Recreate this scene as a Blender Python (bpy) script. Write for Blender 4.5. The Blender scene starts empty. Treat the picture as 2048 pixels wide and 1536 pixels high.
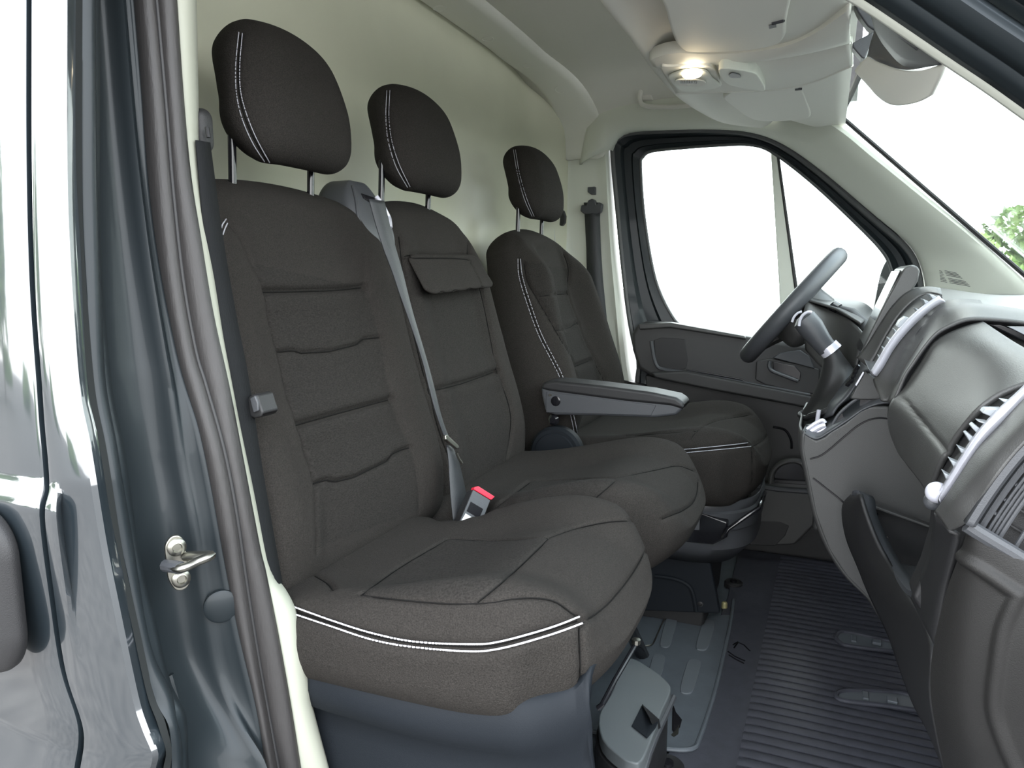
import bpy, bmesh, math, random
import numpy as np
from mathutils import Vector, Matrix
from mathutils.bvhtree import BVHTree
random.seed(3); rng = np.random.default_rng(3)
S = bpy.context.scene
COL = S.collection
R = math.radians

# ------------------------------------------------------------------ camera
FPX = 1450.0
YAW, PIT = R(23.3), R(-8.5)
CAM = np.array([0.0, 0.0, 0.9])
cd = bpy.data.cameras.new('camera'); cam = bpy.data.objects.new('camera', cd); COL.objects.link(cam)
cd.sensor_width = 36.0; cd.lens = FPX * 36.0 / 2048.0; cd.clip_start = 0.02; cd.clip_end = 500
cam.location = CAM; cam.rotation_euler = (R(90) + PIT, 0, YAW)
S.camera = cam

# ------------------------------------------------------------------ world, sun, exposure
w = bpy.data.worlds.new('world'); S.world = w; w.use_nodes = True
nt = w.node_tree; nt.nodes.clear()
out = nt.nodes.new('ShaderNodeOutputWorld'); bg = nt.nodes.new('ShaderNodeBackground')
tc = nt.nodes.new('ShaderNodeTexCoord'); sx = nt.nodes.new('ShaderNodeSeparateXYZ')
rp = nt.nodes.new('ShaderNodeValToRGB'); nz = nt.nodes.new('ShaderNodeTexNoise')
nz.inputs['Scale'].default_value = 2.5; nz.inputs['Detail'].default_value = 5
rp.color_ramp.elements[0].position = 0.0; rp.color_ramp.elements[0].color = (0.96, 0.99, 1.0, 1)
rp.color_ramp.elements[1].position = 0.8; rp.color_ramp.elements[1].color = (0.72, 0.84, 1.0, 1)
mx = nt.nodes.new('ShaderNodeMixRGB'); mx.inputs[2].default_value = (1, 1, 1, 1)
mr = nt.nodes.new('ShaderNodeMapRange'); mr.inputs[1].default_value = .42; mr.inputs[2].default_value = .62
nt.links.new(tc.outputs['Generated'], sx.inputs[0]); nt.links.new(sx.outputs['Z'], rp.inputs[0])
nt.links.new(tc.outputs['Generated'], nz.inputs['Vector']); nt.links.new(nz.outputs[0], mr.inputs[0])
nt.links.new(mr.outputs[0], mx.inputs[0]); nt.links.new(rp.outputs[0], mx.inputs[1])
nt.links.new(mx.outputs[0], bg.inputs[0]); nt.links.new(bg.outputs[0], out.inputs[0])
bg.inputs[1].default_value = 5.6
sd = bpy.data.lights.new('sun', 'SUN'); sun = bpy.data.objects.new('sun', sd); COL.objects.link(sun)
sd.energy = 1.6; sd.angle = R(12); sd.color = (1, .97, .92)
sun.rotation_euler = (R(-42), 0, R(6))       # high, from beyond the driver's side
S.view_settings.view_transform = 'Standard'; S.view_settings.look = 'None'
S.view_settings.gamma = 1; S.view_settings.exposure = 0.4
S.view_settings.use_curve_mapping = False

# ------------------------------------------------------------------ maths helpers
fw = np.array([-math.sin(YAW)*math.cos(PIT), math.cos(YAW)*math.cos(PIT), math.sin(PIT)])
rt = np.array([math.cos(YAW), math.sin(YAW), 0.0]); up = np.cross(rt, fw)
def ray(px, py): return fw + rt*((px-1024)/FPX) - up*((py-768)/FPX)
def U(px, py, ax, v):
    """the point of the photographed pixel on the real plane ax = v"""
    d = ray(px, py); i = 'xyz'.index(ax)
    return CAM + d*((v-CAM[i])/d[i])
def UL(pts, ax, v): return [U(x, y, ax, v) for x, y in pts]
def UP(px, py, p0, n):
    d = ray(px, py); n = np.array(n, float); return CAM + d*(np.dot(np.array(p0)-CAM, n)/np.dot(d, n))
def smooth_path(pts, n=8, closed=False):
    P = np.array(pts, float); N = len(P); out = []
    rngi = range(N if closed else N-1)
    for i in rngi:
        if closed: a, b, c, d = P[(i-1) % N], P[i], P[(i+1) % N], P[(i+2) % N]
        else: a, b, c, d = P[max(i-1, 0)], P[i], P[i+1], P[min(i+2, N-1)]
        for k in range(n):
            t = k/n
            out.append(.5*((2*b)+(-a+c)*t+(2*a-5*b+4*c-d)*t*t+(-a+3*b-3*c+d)*t**3))
    if not closed: out.append(P[-1])
    return np.array(out)
def resample(P, step):
    P = np.array(P, float); d = np.r_[0, np.cumsum(np.linalg.norm(np.diff(P, axis=0), axis=1))]
    n = max(2, int(round(d[-1]/step))+1); s = np.linspace(0, d[-1], n)
    return np.stack([np.interp(s, d, P[:, k]) for k in range(P.shape[1])], 1)
def resample_n(P, n):
    P = np.array(P, float); d = np.r_[0, np.cumsum(np.linalg.norm(np.diff(P, axis=0), axis=1))]
    s = np.linspace(0, d[-1], n)
    return np.stack([np.interp(s, d, P[:, k]) for k in range(P.shape[1])], 1)
def sstep(x, a, b):
    t = np.clip((x-a)/(b-a), 0, 1); return t*t*(3-2*t)
def segdist(V, P):
    """distance of points V to polyline P (3D)"""
    best = np.full(len(V), 1e9)
    for a, b in zip(P[:-1], P[1:]):
        ab = b-a; L = max(np.dot(ab, ab), 1e-12)
        t = np.clip(((V-a)@ab)/L, 0, 1)
        best = np.minimum(best, np.linalg.norm(V-(a+t[:, None]*ab), axis=1))
    return best

# ------------------------------------------------------------------ mesh helpers
def link(name, me, mat=None, parent=None, smooth=True, ang=35):
    o = bpy.data.objects.new(name, me); COL.objects.link(o)
    if mat is not None:
        for m in (mat if isinstance(mat, (list, tuple)) else [mat]): me.materials.append(m)
    if smooth:
        me.shade_smooth()
        if ang: me.set_sharp_from_angle(angle=R(ang))
    if parent is not None: o.parent = parent
    return o
def mesh(name, V, Fs, mat=None, parent=None, smooth=True, ang=35, bevel=0, seg=2, fix=True):
    me = bpy.data.meshes.new(name); me.from_pydata([tuple(map(float, v)) for v in V], [], [tuple(map(int, f)) for f in Fs])
    if fix:
        bm = bmesh.new(); bm.from_mesh(me); bmesh.ops.recalc_face_normals(bm, faces=bm.faces); bm.to_mesh(me); bm.free()
    o = link(name, me, mat, parent, smooth, ang)
    if bevel:
        b = o.modifiers.new('bevel', 'BEVEL'); b.width = bevel; b.segments = seg; b.limit_method = 'ANGLE'; b.angle_limit = R(35); b.harden_normals = True
    return o
def joinVF(parts):
    V, Fs, o = [], [], 0
    for v, f in parts:
        V += [tuple(p) for p in v]; Fs += [tuple(i+o for i in q) for q in f]; o += len(v)
    return V, Fs
def vf_slab(outline, vec):
    P = [np.array(p, float) for p in outline]; n = len(P); vec = np.array(vec, float)
    V = P + [p+vec for p in P]
    F = [tuple(range(n)), tuple(range(2*n-1, n-1, -1))] + [(i, (i+1) % n, n+(i+1) % n, n+i) for i in range(n)]
    return V, F
def slab(name, outline, vec, mat, parent=None, bevel=.003, seg=2, **k):
    V, F = vf_slab(outline, vec); return mesh(name, V, F, mat, parent, bevel=bevel, seg=seg, **k)
def vf_box(c, s, M=None):
    c = np.array(c, float); V = []
    for x in (-.5, .5):
        for y in (-.5, .5):
            for z in (-.5, .5):
                p = np.array([x*s[0], y*s[1], z*s[2]])
                if M is not None: p = np.array(M @ Vector(p))
                V.append(c+p)
    return V, [(0, 1, 3, 2), (4, 6, 7, 5), (0, 4, 5, 1), (2, 3, 7, 6), (0, 2, 6, 4), (1, 5, 7, 3)]
def box(name, c, s, mat, parent=None, M=None, bevel=.003, seg=2):
    V, F = vf_box(c, s, M); return mesh(name, V, F, mat, parent, bevel=bevel, seg=seg)
def vf_ring(outer, inner, vec):
    """flat ring with thickness: two loops with the same number of points"""
    n = len(outer); vec = np.array(vec, float); A = [np.array(p) for p in outer]; B = [np.array(p) for p in inner]
    V = A + B + [p+vec for p in A] + [p+vec for p in B]; F = []
    for i in range(n):
        j = (i+1) % n
        F += [(i, j, n+j, n+i), (2*n+i, 3*n+i, 3*n+j, 2*n+j), (i, 2*n+i, 2*n+j, j), (n+i, n+j, 3*n+j, 3*n+i)]
    return V, F
def ring(name, outer, inner, vec, mat, parent=None, bevel=.003, **k):
    V, F = vf_ring(outer, inner, vec); return mesh(name, V, F, mat, parent, bevel=bevel, **k)
def vf_tube(P, r, n=10, closed=False, caps=True, flat=1.0, upv=None):
    P = np.array(P, float); N = len(P); rr = np.full(N, r) if np.isscalar(r) else np.array(r, float)
    T = np.gradient(P, axis=0) if not closed else np.roll(P, -1, 0)-np.roll(P, 1, 0)
    T /= np.linalg.norm(T, axis=1)[:, None]+1e-12
    ref = np.array(upv if upv is not None else ([0, 0, 1] if abs(T[0][2]) < .9 else [1, 0, 0]), float)
    V = []; a = None
    for i in range(N):
        if a is None or upv is not None: a = ref-T[i]*np.dot(ref, T[i])
        else: a = a-T[i]*np.dot(a, T[i])
        a = a/(np.linalg.norm(a)+1e-12); b = np.cross(T[i], a)
        for k in range(n):
            t = 2*math.pi*k/n
            V.append(P[i]+rr[i]*(math.cos(t)*a*flat+math.sin(t)*b))
    F = []
    for i in range(N if closed else N-1):
        j = (i+1) % N
        for k in range(n): F.append((i*n+k, i*n+(k+1) % n, j*n+(k+1) % n, j*n+k))
    if caps and not closed: F += [tuple(range(n)), tuple(range((N-1)*n, N*n))]
    return V, F
def tube(name, P, r, mat, parent=None, n=10, **k):
    V, F = vf_tube(P, r, n, **k); return mesh(name, V, F, mat, parent)
def vf_grid(G, cu=False, cv=False):
    G = np.array(G, float); a, b = G.shape[:2]; V = G.reshape(-1, 3); F = []
    for i in range(a if cu else a-1):
        for j in range(b if cv else b-1):
            F.append((i*b+j, i*b+(j+1) % b, ((i+1) % a)*b+(j+1) % b, ((i+1) % a)*b+j))
    return V, F
def sheet(name, G, thick, mat, parent=None, off=0, ang=35, bevel=0):
    """a surface grid given real thickness"""
    V, F = vf_grid(G); o = mesh(name, V, F, mat, parent, fix=True, ang=ang)
    m = o.modifiers.new('solid', 'SOLIDIFY'); m.thickness = thick; m.offset = off
    if bevel:
        b = o.modifiers.new('bevel', 'BEVEL'); b.width = bevel; b.segments = 2; b.limit_method = 'ANGLE'; b.angle_limit = R(50)
    return o
def loftlines(lines, nv, nu=None, sm=6):
    """lines: list of 3D polylines -> grid, Catmull-smoothed both ways"""
    L = [resample_n(smooth_path(l, 8), nv) for l in lines]
    L = np.array(L); G = np.stack([smooth_path(L[:, j], sm) for j in range(nv)], 1)
    return G
def vf_revolve(prof, o, axis, n=24):
    """prof: (radius, height) pairs round an axis"""
    ax = np.array(axis, float); ax /= np.linalg.norm(ax); ref = np.array([0, 0, 1.]) if abs(ax[2]) < .9 else np.array([1., 0, 0])
    a = np.cross(ref, ax); a /= np.linalg.norm(a); b = np.cross(ax, a); V = []
    for r_, h in prof:
        for k in range(n):
            t = 2*math.pi*k/n; V.append(np.array(o)+ax*h+r_*(math.cos(t)*a+math.sin(t)*b))
    F = [(i*n+k, i*n+(k+1) % n, (i+1)*n+(k+1) % n, (i+1)*n+k) for i in range(len(prof)-1) for k in range(n)]
    F += [tuple(range(n)), tuple(range((len(prof)-1)*n, len(prof)*n))]
    return V, F
def revolve(name, prof, o, axis, mat, parent=None, n=24):
    V, F = vf_revolve(prof, o, axis, n); return mesh(name, V, F, mat, parent)
def rbox_np(h, r, step):
    """dense rounded box, evenly sampled"""
    h = np.array(h, float); r = np.minimum(np.array(r, float), h); Vs = []; Fs = []; o = 0
    for ax in range(3):
        u, v = [(1, 2), (2, 0), (0, 1)][ax]
        nu = max(4, int(2*h[u]/step)); nv = max(4, int(2*h[v]/step))
        gu, gv = np.meshgrid(np.linspace(-h[u], h[u], nu+1), np.linspace(-h[v], h[v], nv+1), indexing='ij')
        idx = np.arange((nu+1)*(nv+1)).reshape(nu+1, nv+1)
        q = np.stack([idx[:-1, :-1], idx[1:, :-1], idx[1:, 1:], idx[:-1, 1:]], -1).reshape(-1, 4)
        for sgn in (1, -1):
            P = np.zeros((gu.size, 3)); P[:, ax] = sgn*h[ax]; P[:, u] = gu.ravel(); P[:, v] = gv.ravel()
            Vs.append(P); Fs.append((q if sgn > 0 else q[:, ::-1])+o); o += len(P)
    V = np.concatenate(Vs); F = np.concatenate(Fs)
    key = np.round(V*2e4).astype(np.int64)
    _, fi, inv = np.unique(key, axis=0, return_index=True, return_inverse=True); inv = inv.ravel()
    V = V[fi]; F = inv[F]
    q = np.clip(V, -(h-r), h-r); d = (V-q)/r; nrm = np.linalg.norm(d, axis=1); nrm[nrm < 1e-9] = 1
    # keep flats flat: only the direction is normalised
    d = d/nrm[:, None]
    return q+d*r, F
def dense_mesh(name, V, F, mat, parent=None):
    me = bpy.data.meshes.new(name); me.vertices.add(len(V)); me.loops.add(F.size); me.polygons.add(len(F))
    me.vertices.foreach_set('co', V.astype(np.float32).ravel()); me.loops.foreach_set('vertex_index', F.astype(np.int32).ravel())
    me.polygons.foreach_set('loop_start', np.arange(0, F.size, 4, dtype=np.int32)); me.update(calc_edges=True); me.validate()
    return link(name, me, mat, parent, True, 0)
def getV(me):
    a = np.empty(len(me.vertices)*3, np.float32); me.vertices.foreach_get('co', a); return a.reshape(-1, 3).astype(float)
def getN(me):
    a = np.empty(len(me.vertices)*3, np.float32); me.vertex_normals.foreach_get('vector', a); return a.reshape(-1, 3).astype(float)
def setV(me, V): me.vertices.foreach_set('co', V.astype(np.float32).ravel()); me.update()
def bvh_of(*objs):
    V, F, o = [], [], 0
    for ob in objs:
        v = getV(ob.data); V += [Vector(p) for p in v]; F += [tuple(i+o for i in p.vertices) for p in ob.data.polygons]; o += len(v)
    return BVHTree.FromPolygons(V, F)
def cast(bvh, px, py):
    d = Vector(ray(px, py)).normalized(); h = bvh.ray_cast(Vector(CAM), d)
    if h[0] is not None: return np.array(h[0]), np.array(h[1])
    best = None
    for t in np.linspace(.5, 3.2, 55):
        q = bvh.find_nearest(Vector(CAM)+d*t, .08)
        if q[0] is not None and (best is None or q[3] < best[2]): best = (np.array(q[0]), np.array(q[1]), q[3])
    return best[:2] if best is not None and best[2] < .06 else None
def cast_path(bvh, pts, step=6, sm=True):
    """a line seen in the photo, laid onto the real surface"""
    P = smooth_path(pts, 6) if sm and len(pts) > 2 else np.array(pts, float)
    P = resample(P, step); out = []; nn = []
    for x, y in P:
        h = cast(bvh, x, y)
        if h is not None: out.append(h[0]); nn.append(h[1])
    return np.array(out), np.array(nn)
def groove(o, paths, depth=.004, width=.004, puff=0, pw=.02):
    me = o.data; V = getV(me); N = getN(me); D = np.zeros(len(V))
    for P in paths:
        if len(P) < 2: continue
        d = segdist(V, P); D = np.minimum(D, -depth*np.exp(-(d/width)**2))
        if puff: D = D+puff*np.exp(-((d-pw)/pw)**2)
    setV(me, V+N*D[:, None])
def stitches(name, paths, mat, parent, dash=.0065, gap=.0035, r=.0008, lift=.0005):
    parts = []
    for P, N in paths:
        if len(P) < 2: continue
        Q = resample(np.hstack([P, N]), dash+gap)
        for a, b in zip(Q[:-1], Q[1:]):
            if np.linalg.norm(b[:3]-a[:3]) > 3*(dash+gap): continue
            n = a[3:]/(np.linalg.norm(a[3:])+1e-9); t = dash/(dash+gap)
            parts.append(vf_tube([a[:3]+n*lift, a[:3]*(1-t/2)+b[:3]*(t/2)+n*(lift+r), a[:3]*(1-t)+b[:3]*t+n*lift], r, 5))
    if not parts: return None
    V, F = joinVF(parts); o = mesh(name, V, F, mat, parent, fix=False, ang=0); o['kind'] = 'stuff'; return o
def empty(name, loc=(0, 0, 0)):
    o = bpy.data.objects.new(name, None); COL.objects.link(o); o.empty_display_size = .05; o.location = loc; return o
def thing(name, label, cat, group=None, loc=(0, 0, 0)):
    o = empty(name, (0, 0, 0)); tag(o, label, cat, group); return o
def tag(o, label, cat, group=None):
    o['label'] = label; o['category'] = cat
    if group: o['group'] = group
    return o
def struct(o, label=None):
    o['kind'] = 'structure'
    if label: o['label'] = label
    return o

# ------------------------------------------------------------------ materials
def mat(name, col, rough=.6, metal=0, coat=0, bump=0, bscale=400, spec=.5, var=0, vscale=8, col2=None, stretch=None, trans=0, emit=0, sheen=0, bdist=.001):
    m = bpy.data.materials.new(name); m.use_nodes = True; n = m.node_tree; b = n.nodes['Principled BSDF']
    b.inputs['Base Color'].default_value = (*col, 1); b.inputs['Roughness'].default_value = rough; b.inputs['Metallic'].default_value = metal
    b.inputs['Coat Weight'].default_value = coat; b.inputs['Coat Roughness'].default_value = .06; b.inputs['Specular IOR Level'].default_value = spec
    if sheen: b.inputs['Sheen Weight'].default_value = sheen; b.inputs['Sheen Roughness'].default_value = .4
    if emit: b.inputs['Emission Color'].default_value = (*col, 1); b.inputs['Emission Strength'].default_value = emit
    tc = n.nodes.new('ShaderNodeTexCoord'); vec = tc.outputs['Object']
    if stretch:
        mp = n.nodes.new('ShaderNodeMapping'); mp.inputs['Scale'].default_value = stretch; n.links.new(vec, mp.inputs[0]); vec = mp.outputs[0]
    if bump:
        t = n.nodes.new('ShaderNodeTexNoise'); t.inputs['Scale'].default_value = bscale; t.inputs['Detail'].default_value = 3
        n.links.new(vec, t.inputs['Vector']); bp = n.nodes.new('ShaderNodeBump'); bp.inputs['Strength'].default_value = bump; bp.inputs['Distance'].default_value = bdist
        n.links.new(t.outputs[0], bp.inputs['Height']); n.links.new(bp.outputs[0], b.inputs['Normal'])
    if var:
        t = n.nodes.new('ShaderNodeTexNoise'); t.inputs['Scale'].default_value = vscale; t.inputs['Detail'].default_value = 6
        n.links.new(vec, t.inputs['Vector']); r_ = n.nodes.new('ShaderNodeMapRange'); r_.inputs[1].default_value = .3; r_.inputs[2].default_value = .7
        n.links.new(t.outputs[0], r_.inputs[0]); x = n.nodes.new('ShaderNodeMixRGB'); c2 = col2 or tuple(min(1, c*(1+var)) for c in col)
        x.inputs[1].default_value = (*col, 1); x.inputs[2].default_value = (*c2, 1); n.links.new(r_.outputs[0], x.inputs[0]); n.links.new(x.outputs[0], b.inputs['Base Color'])
    return m
M = {}
M['cloth'] = mat('charcoal seat cloth', (.0185, .0168, .0152), .95, bump=1.0, bscale=650, var=1.0, vscale=620, spec=.12, bdist=.0015)
M['seam'] = mat('seam shade cord', (.009, .0088, .0085), .9, spec=.1)  # near-black cord colour that adds shade inside the seam grooves
M['cloth_panel'] = mat('ribbed panel cloth', (.0158, .0145, .0132), .95, bump=1.0, bscale=430, var=1.0, vscale=430, spec=.12, stretch=(1, .6, 1.5), bdist=.0015)
M['thread'] = mat('white thread', (.72, .72, .76), .7)
M['thread_dull'] = mat('dull thread', (.42, .42, .46), .7)
M['plastic'] = mat('black grained plastic', (.015, .015, .016), .5, bump=.35, bscale=1100, spec=.5)
M['plastic_dash'] = mat('dashboard plastic', (.050, .050, .049), .40, bump=.35, bscale=900, spec=.55)
M['plastic_grey'] = mat('grey plastic', (.055, .058, .064), .42, bump=.25, bscale=900)
M['plastic_blue'] = mat('blue grey plastic', (.011, .0135, .017), .6, bump=.25, bscale=900, spec=.15)
M['channel'] = mat('dull channel rubber', (.012, .014, .014), .8, spec=.2)
M['belt_dark'] = mat('dark seat belt webbing', (.009, .010, .011), .75, bump=.6, bscale=900, stretch=(1, 1, .15), spec=.2)
M['plastic_top'] = mat('dashboard top plastic', (.060, .060, .060), .28, bump=.25, bscale=900, spec=.8)
M['gloss'] = mat('gloss black', (.01, .01, .012), .12, spec=.6)
M['paint'] = mat('blue grey metallic paint', (.020, .028, .034), .28, metal=.3, coat=1, bump=.02, bscale=60)
M['paint_in'] = mat('blue grey inner paint', (.014, .019, .022), .45, metal=.15, coat=.1, spec=.32)
M['rubber'] = mat('black rubber', (.014, .014, .015), .5, bump=.2, bscale=500)
M['seal'] = mat('ribbed door seal', (.028, .026, .0255), .5, bump=.5, bscale=300, stretch=(1, 1, .2))
M['cream'] = mat('cream trim', (.66, .68, .60), .5, bump=.05, bscale=300)  # brightened towards the window glare on the far pillar
M['cream_near'] = mat('darker near cream', (.33, .34, .28), .55, bump=.05, bscale=300)  # same cream plastic, darker copy for the near pillar without the glare
M['bulk'] = mat('primed bulkhead', (.60, .605, .475), .42, bump=.05, bscale=30, var=.06, vscale=6)
M['headliner'] = mat('cream headliner', (.70, .69, .64), .85, bump=.4, bscale=700)
M['headplastic'] = mat('cream plastic', (.76, .76, .69), .6, bump=.1, bscale=600)
M['belt'] = mat('seat belt webbing', (.022, .024, .027), .5, bump=.6, bscale=900, stretch=(1, 1, .15), spec=.5)
M['steel'] = mat('zinc steel', (.30, .295, .26), .34, metal=1, bump=.05, bscale=200)
M['door_plastic'] = mat('haze lightened door plastic', (.034, .034, .034), .5, bump=.35, bscale=1000)  # black trim plastic, lightened to take in the haze on that side
M['end_plastic'] = mat('end panel plastic', (.017, .0165, .016), .5, bump=.35, bscale=900, spec=.3)
M['chrome'] = mat('satin silver trim', (.72, .72, .80), .25, metal=.35)
M['boxgrey'] = mat('tool box plastic', (.11, .122, .126), .45, bump=.2, bscale=800)
M['pad'] = mat('lining pad', (.12, .135, .15), .5, bump=.2, bscale=800)
M['vane'] = mat('light vane plastic', (.30, .32, .34), .35)
M['red'] = mat('red button', (.75, .02, .05), .35)
M['white'] = mat('white label', (.85, .85, .85), .6)
M['mat'] = mat('rubber floor mat', (.046, .048, .060), .6, bump=.3, bscale=500, var=.25, vscale=40, spec=.3)
M['floor'] = mat('floor lining', (.085, .098, .112), .5, bump=.3, bscale=700, var=.2, vscale=30)
M['lamp'] = mat('lit lamp lens', (1, .86, .66), .3, emit=7)
def glass(name, tint, refl):
    m = bpy.data.materials.new(name); m.use_nodes = True; n = m.node_tree; n.nodes.clear()
    o = n.nodes.new('ShaderNodeOutputMaterial'); t = n.nodes.new('ShaderNodeBsdfTransparent'); t.inputs[0].default_value = (*tint, 1)
    g = n.nodes.new('ShaderNodeBsdfGlossy'); g.inputs['Roughness'].default_value = .02; f = n.nodes.new('ShaderNodeFresnel'); f.inputs[0].default_value = 1.45
    mm = n.nodes.new('ShaderNodeMath'); mm.operation = 'MULTIPLY'; mm.inputs[1].default_value = refl
    x = n.nodes.new('ShaderNodeMixShader'); n.links.new(f.outputs[0], mm.inputs[0]); n.links.new(mm.outputs[0], x.inputs[0])
    n.links.new(t.outputs[0], x.inputs[1]); n.links.new(g.outputs[0], x.inputs[2]); n.links.new(x.outputs[0], o.inputs[0]); return m
M['far_seal'] = mat('glare greyed door seal', (.085, .088, .09), .5)  # dark rubber, lightened to carry the window glare
M['glass'] = glass('window glass', (.93, .97, .95), .6)
M['paint'].node_tree.nodes['Principled BSDF'].inputs['Coat IOR'].default_value = 2.1
M['gravel'] = mat('gravel yard', (.09, .082, .078), .95, bump=1, bscale=30, var=1.2, vscale=9, col2=(.20, .185, .17), bdist=.02)
M['grass'] = mat('grass', (.10, .17, .04), .95, var=.8, vscale=.6)
M['leaf'] = mat('leaves', (.14, .26, .07), .7, var=.8, vscale=1.3, col2=(.26, .36, .12))
M['bark'] = mat('bark', (.1, .08, .06), .9)

#@@STRUCT
# ------------------------------------------------------------------ room shell
XB = -.93                                   # bulkhead plane
YN, YF = .60, 2.42                          # near door plane, far side plane

def bulkhead():
    ys = np.r_[np.linspace(.56, 2.1, 60), np.linspace(2.115, 2.42, 24)]; zs = np.linspace(-.05, 1.62, 90)
    Yg, Zg = np.meshgrid(ys, zs, indexing='ij')
    X = np.full_like(Yg, XB) + .10*sstep(Yg, 2.22, 2.42)**1.5
    # pressed ribs and a shallow stamped field
    def pr(y, z, w, r): return np.clip(1-np.abs(y)/w, 0, 1)
    d = .008*(sstep(Yg, 1.85, 1.87)-sstep(Yg, 2.02, 2.04))*sstep(1.2-Zg, 0, .06)
    r_ = np.sqrt(((Yg-2.0)/.16)**2+((Zg-.98)/.10)**2); d += .012*(1-sstep(r_, .85, 1.1))
    r2 = np.sqrt(((Yg-1.12)/.26)**2+((Zg-.98)/.13)**2); d += .006*(1-sstep(r2, .9, 1.1))
    G = np.stack([X+d, Yg, Zg], -1)
    o = sheet('wall_rear', G, .01, M['bulk'], off=1, ang=60); struct(o, 'greenish cream painted steel bulkhead behind the seats'); return o
wall_rear = bulkhead()

# cross-section of the roof: flat, then rolling down to the far side
SEC = smooth_path([(.30, 1.50), (.55, 1.545), (.9, 1.56), (1.6, 1.56), (2.05, 1.55), (2.25, 1.52), (2.36, 1.45), (2.41, 1.36), (2.425, 1.28)], 6)
def section(dz=0, dy=0): return SEC+np.array([dy, dz])
G = np.array([[(x, y, z) for y, z in SEC if z > 1.40] for x in (-.95, -.7, -.4, -.1, .02)])
ceiling = sheet('ceiling', G, .01, M['headliner'], off=0); struct(ceiling, 'grey cream cloth headliner over the cab')
# floor
fl = box('floor', (-.05, 1.5, -.02), (1.9, 2.0, .04), M['floor'], bevel=0); struct(fl, 'dark rubber cab floor lining')

# roof cross rail that turns down as the far pillar trim
def cross_rail():
    t = empty('trim_1'); struct(t, 'cream roof rail over the bulkhead turning down the far pillar')
    P = [(y, z-.012) for y, z in SEC if y < 2.39] + [(2.395, 1.38), (2.40, 1.33), (2.402, 1.29)]
    P = resample_n(np.array(P), 70); rows = []
    for k, (y, z) in enumerate(P):
        s = sstep(k, 54, 69)
        x0 = -.925+.085*s; x1 = -.80+.095*s
        rows.append([(x0-.012, y, z+.03), (x0, y, z), (x0+.012, y, z-.006), ((x0+x1)/2, y, z-.002), (x1-.02, y, z-.006), (x1, y, z), (x1+.012, y, z+.02)])
    o = sheet('rail', rows, .004, M['headplastic'], t, off=0, ang=50)
    parts = []
    b = bvh_of(o)
    for px, py in [(880, 15), (975, 76), (1055, 130), (1120, 178)]:
        h = cast(b, px, py)
        if h is None: continue
        ax = h[1] if h[1][2] < 0 else -h[1]
        f = revolve('plug', [(.018, 0), (.0185, .0015), (.015, .003), (.013, .0015), (0.001, .001)], h[0], ax, M['headplastic'], t, 20)
    return t
cross_rail()

# far side wall with the B-pillar, header and A-pillar
def far_side():
    t = empty('wall_left'); struct(t, 'cream inner pillars and header round the driver door')
    # B pillar inner skin: between bulkhead and the door opening
    rows = []
    for z, a, b_ in [(1.34, -.86, -.70), (1.2, -.85, -.69), (1.0, -.84, -.672), (.8, -.83, -.645), (.6, -.82, -.615), (.4, -.80, -.575), (.0, -.78, -.50)]:
        rows.append([(a-.02, 2.36, z), (a, 2.40, z), (a+.03, 2.415, z), (b_-.03, 2.415, z), (b_-.012, 2.405, z), (b_, 2.41, z), (b_+.004, 2.46, z)])
    sheet('pillar_skin', loftlines(rows, 20), .004, M['cream'], t)
    # header + A pillar: ring part between door opening and roof/windscreen
    lo = UL([(1222, 300), (1232, 277), (1262, 262), (1340, 257), (1430, 256), (1500, 262), (1565, 285), (1645, 340), (1750, 428), (1822, 490), (1848, 540), (1856, 580), (1858, 620)], 'y', 2.40)
    hi = [U(1160, 330, 'y', 2.405), U(1180, 230, 'y', 2.40), U(1230, 200, 'y', 2.385), U(1340, 190, 'y', 2.37), U(1450, 195, 'y', 2.36), U(1560, 205, 'y', 2.34), U(1664, 246, 'y', 2.26), U(1750, 313, 'y', 2.26), U(1850, 394, 'y', 2.27), U(1950, 475, 'y', 2.28), U(2048, 563, 'y', 2.29), U(2110, 620, 'y', 2.30), U(2150, 670, 'y', 2.3)]
    lo = resample_n(smooth_path(lo, 6), 60); hi = resample_n(smooth_path(hi, 6), 60)
    rows = []
    for a, b_ in zip(lo, hi):
        r_ = [a+np.array([0, .05, 0]), a+np.array([0, 0.004, 0])]
        for s in (.08, .2, .4, .6, .8, .94): r_.append(a*(1-s)+b_*s+np.array([0, -.028*math.sin(math.pi*s)**.6, 0]))
        r_ += [b_, b_+np.array([.012, .03, .012])]
        rows.append(r_)
    o = sheet('pillar_trim', rows, .004, M['cream'], t, ang=50)
    slab('pillar_foot', UL([(1838, 500), (1930, 540), (1930, 780), (1838, 780)], 'y', 2.48), (0, .02, 0), M['cream'], t)
    # speaker grille at the foot of the A pillar
    b = bvh_of(o); bars = []
    gx = lambda u, v: (1880+u*60+v*8, 541+u*12+v*26)
    for k in range(9):
        v = k/8; a = gx(0.0-.02, v*.9); e = gx(min(1, .55+.55*v), v*.9+.02)
        P, N = cast_path(b, [(1879+3*v, 538+24*v), (1908+30*v+6, 540+27*v+6)], 6, False)
        if len(P) > 1: bars.append(vf_tube(P+N*.001*np.sign(-N[:, 1:2]), .0011, 5))
    if bars:
        V, F = joinVF(bars); g = mesh('speaker_grille', V, F, M['plastic_grey'], t); g['kind'] = 'stuff'
    # grab handle pocket above the door
    return t
far_side()

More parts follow.
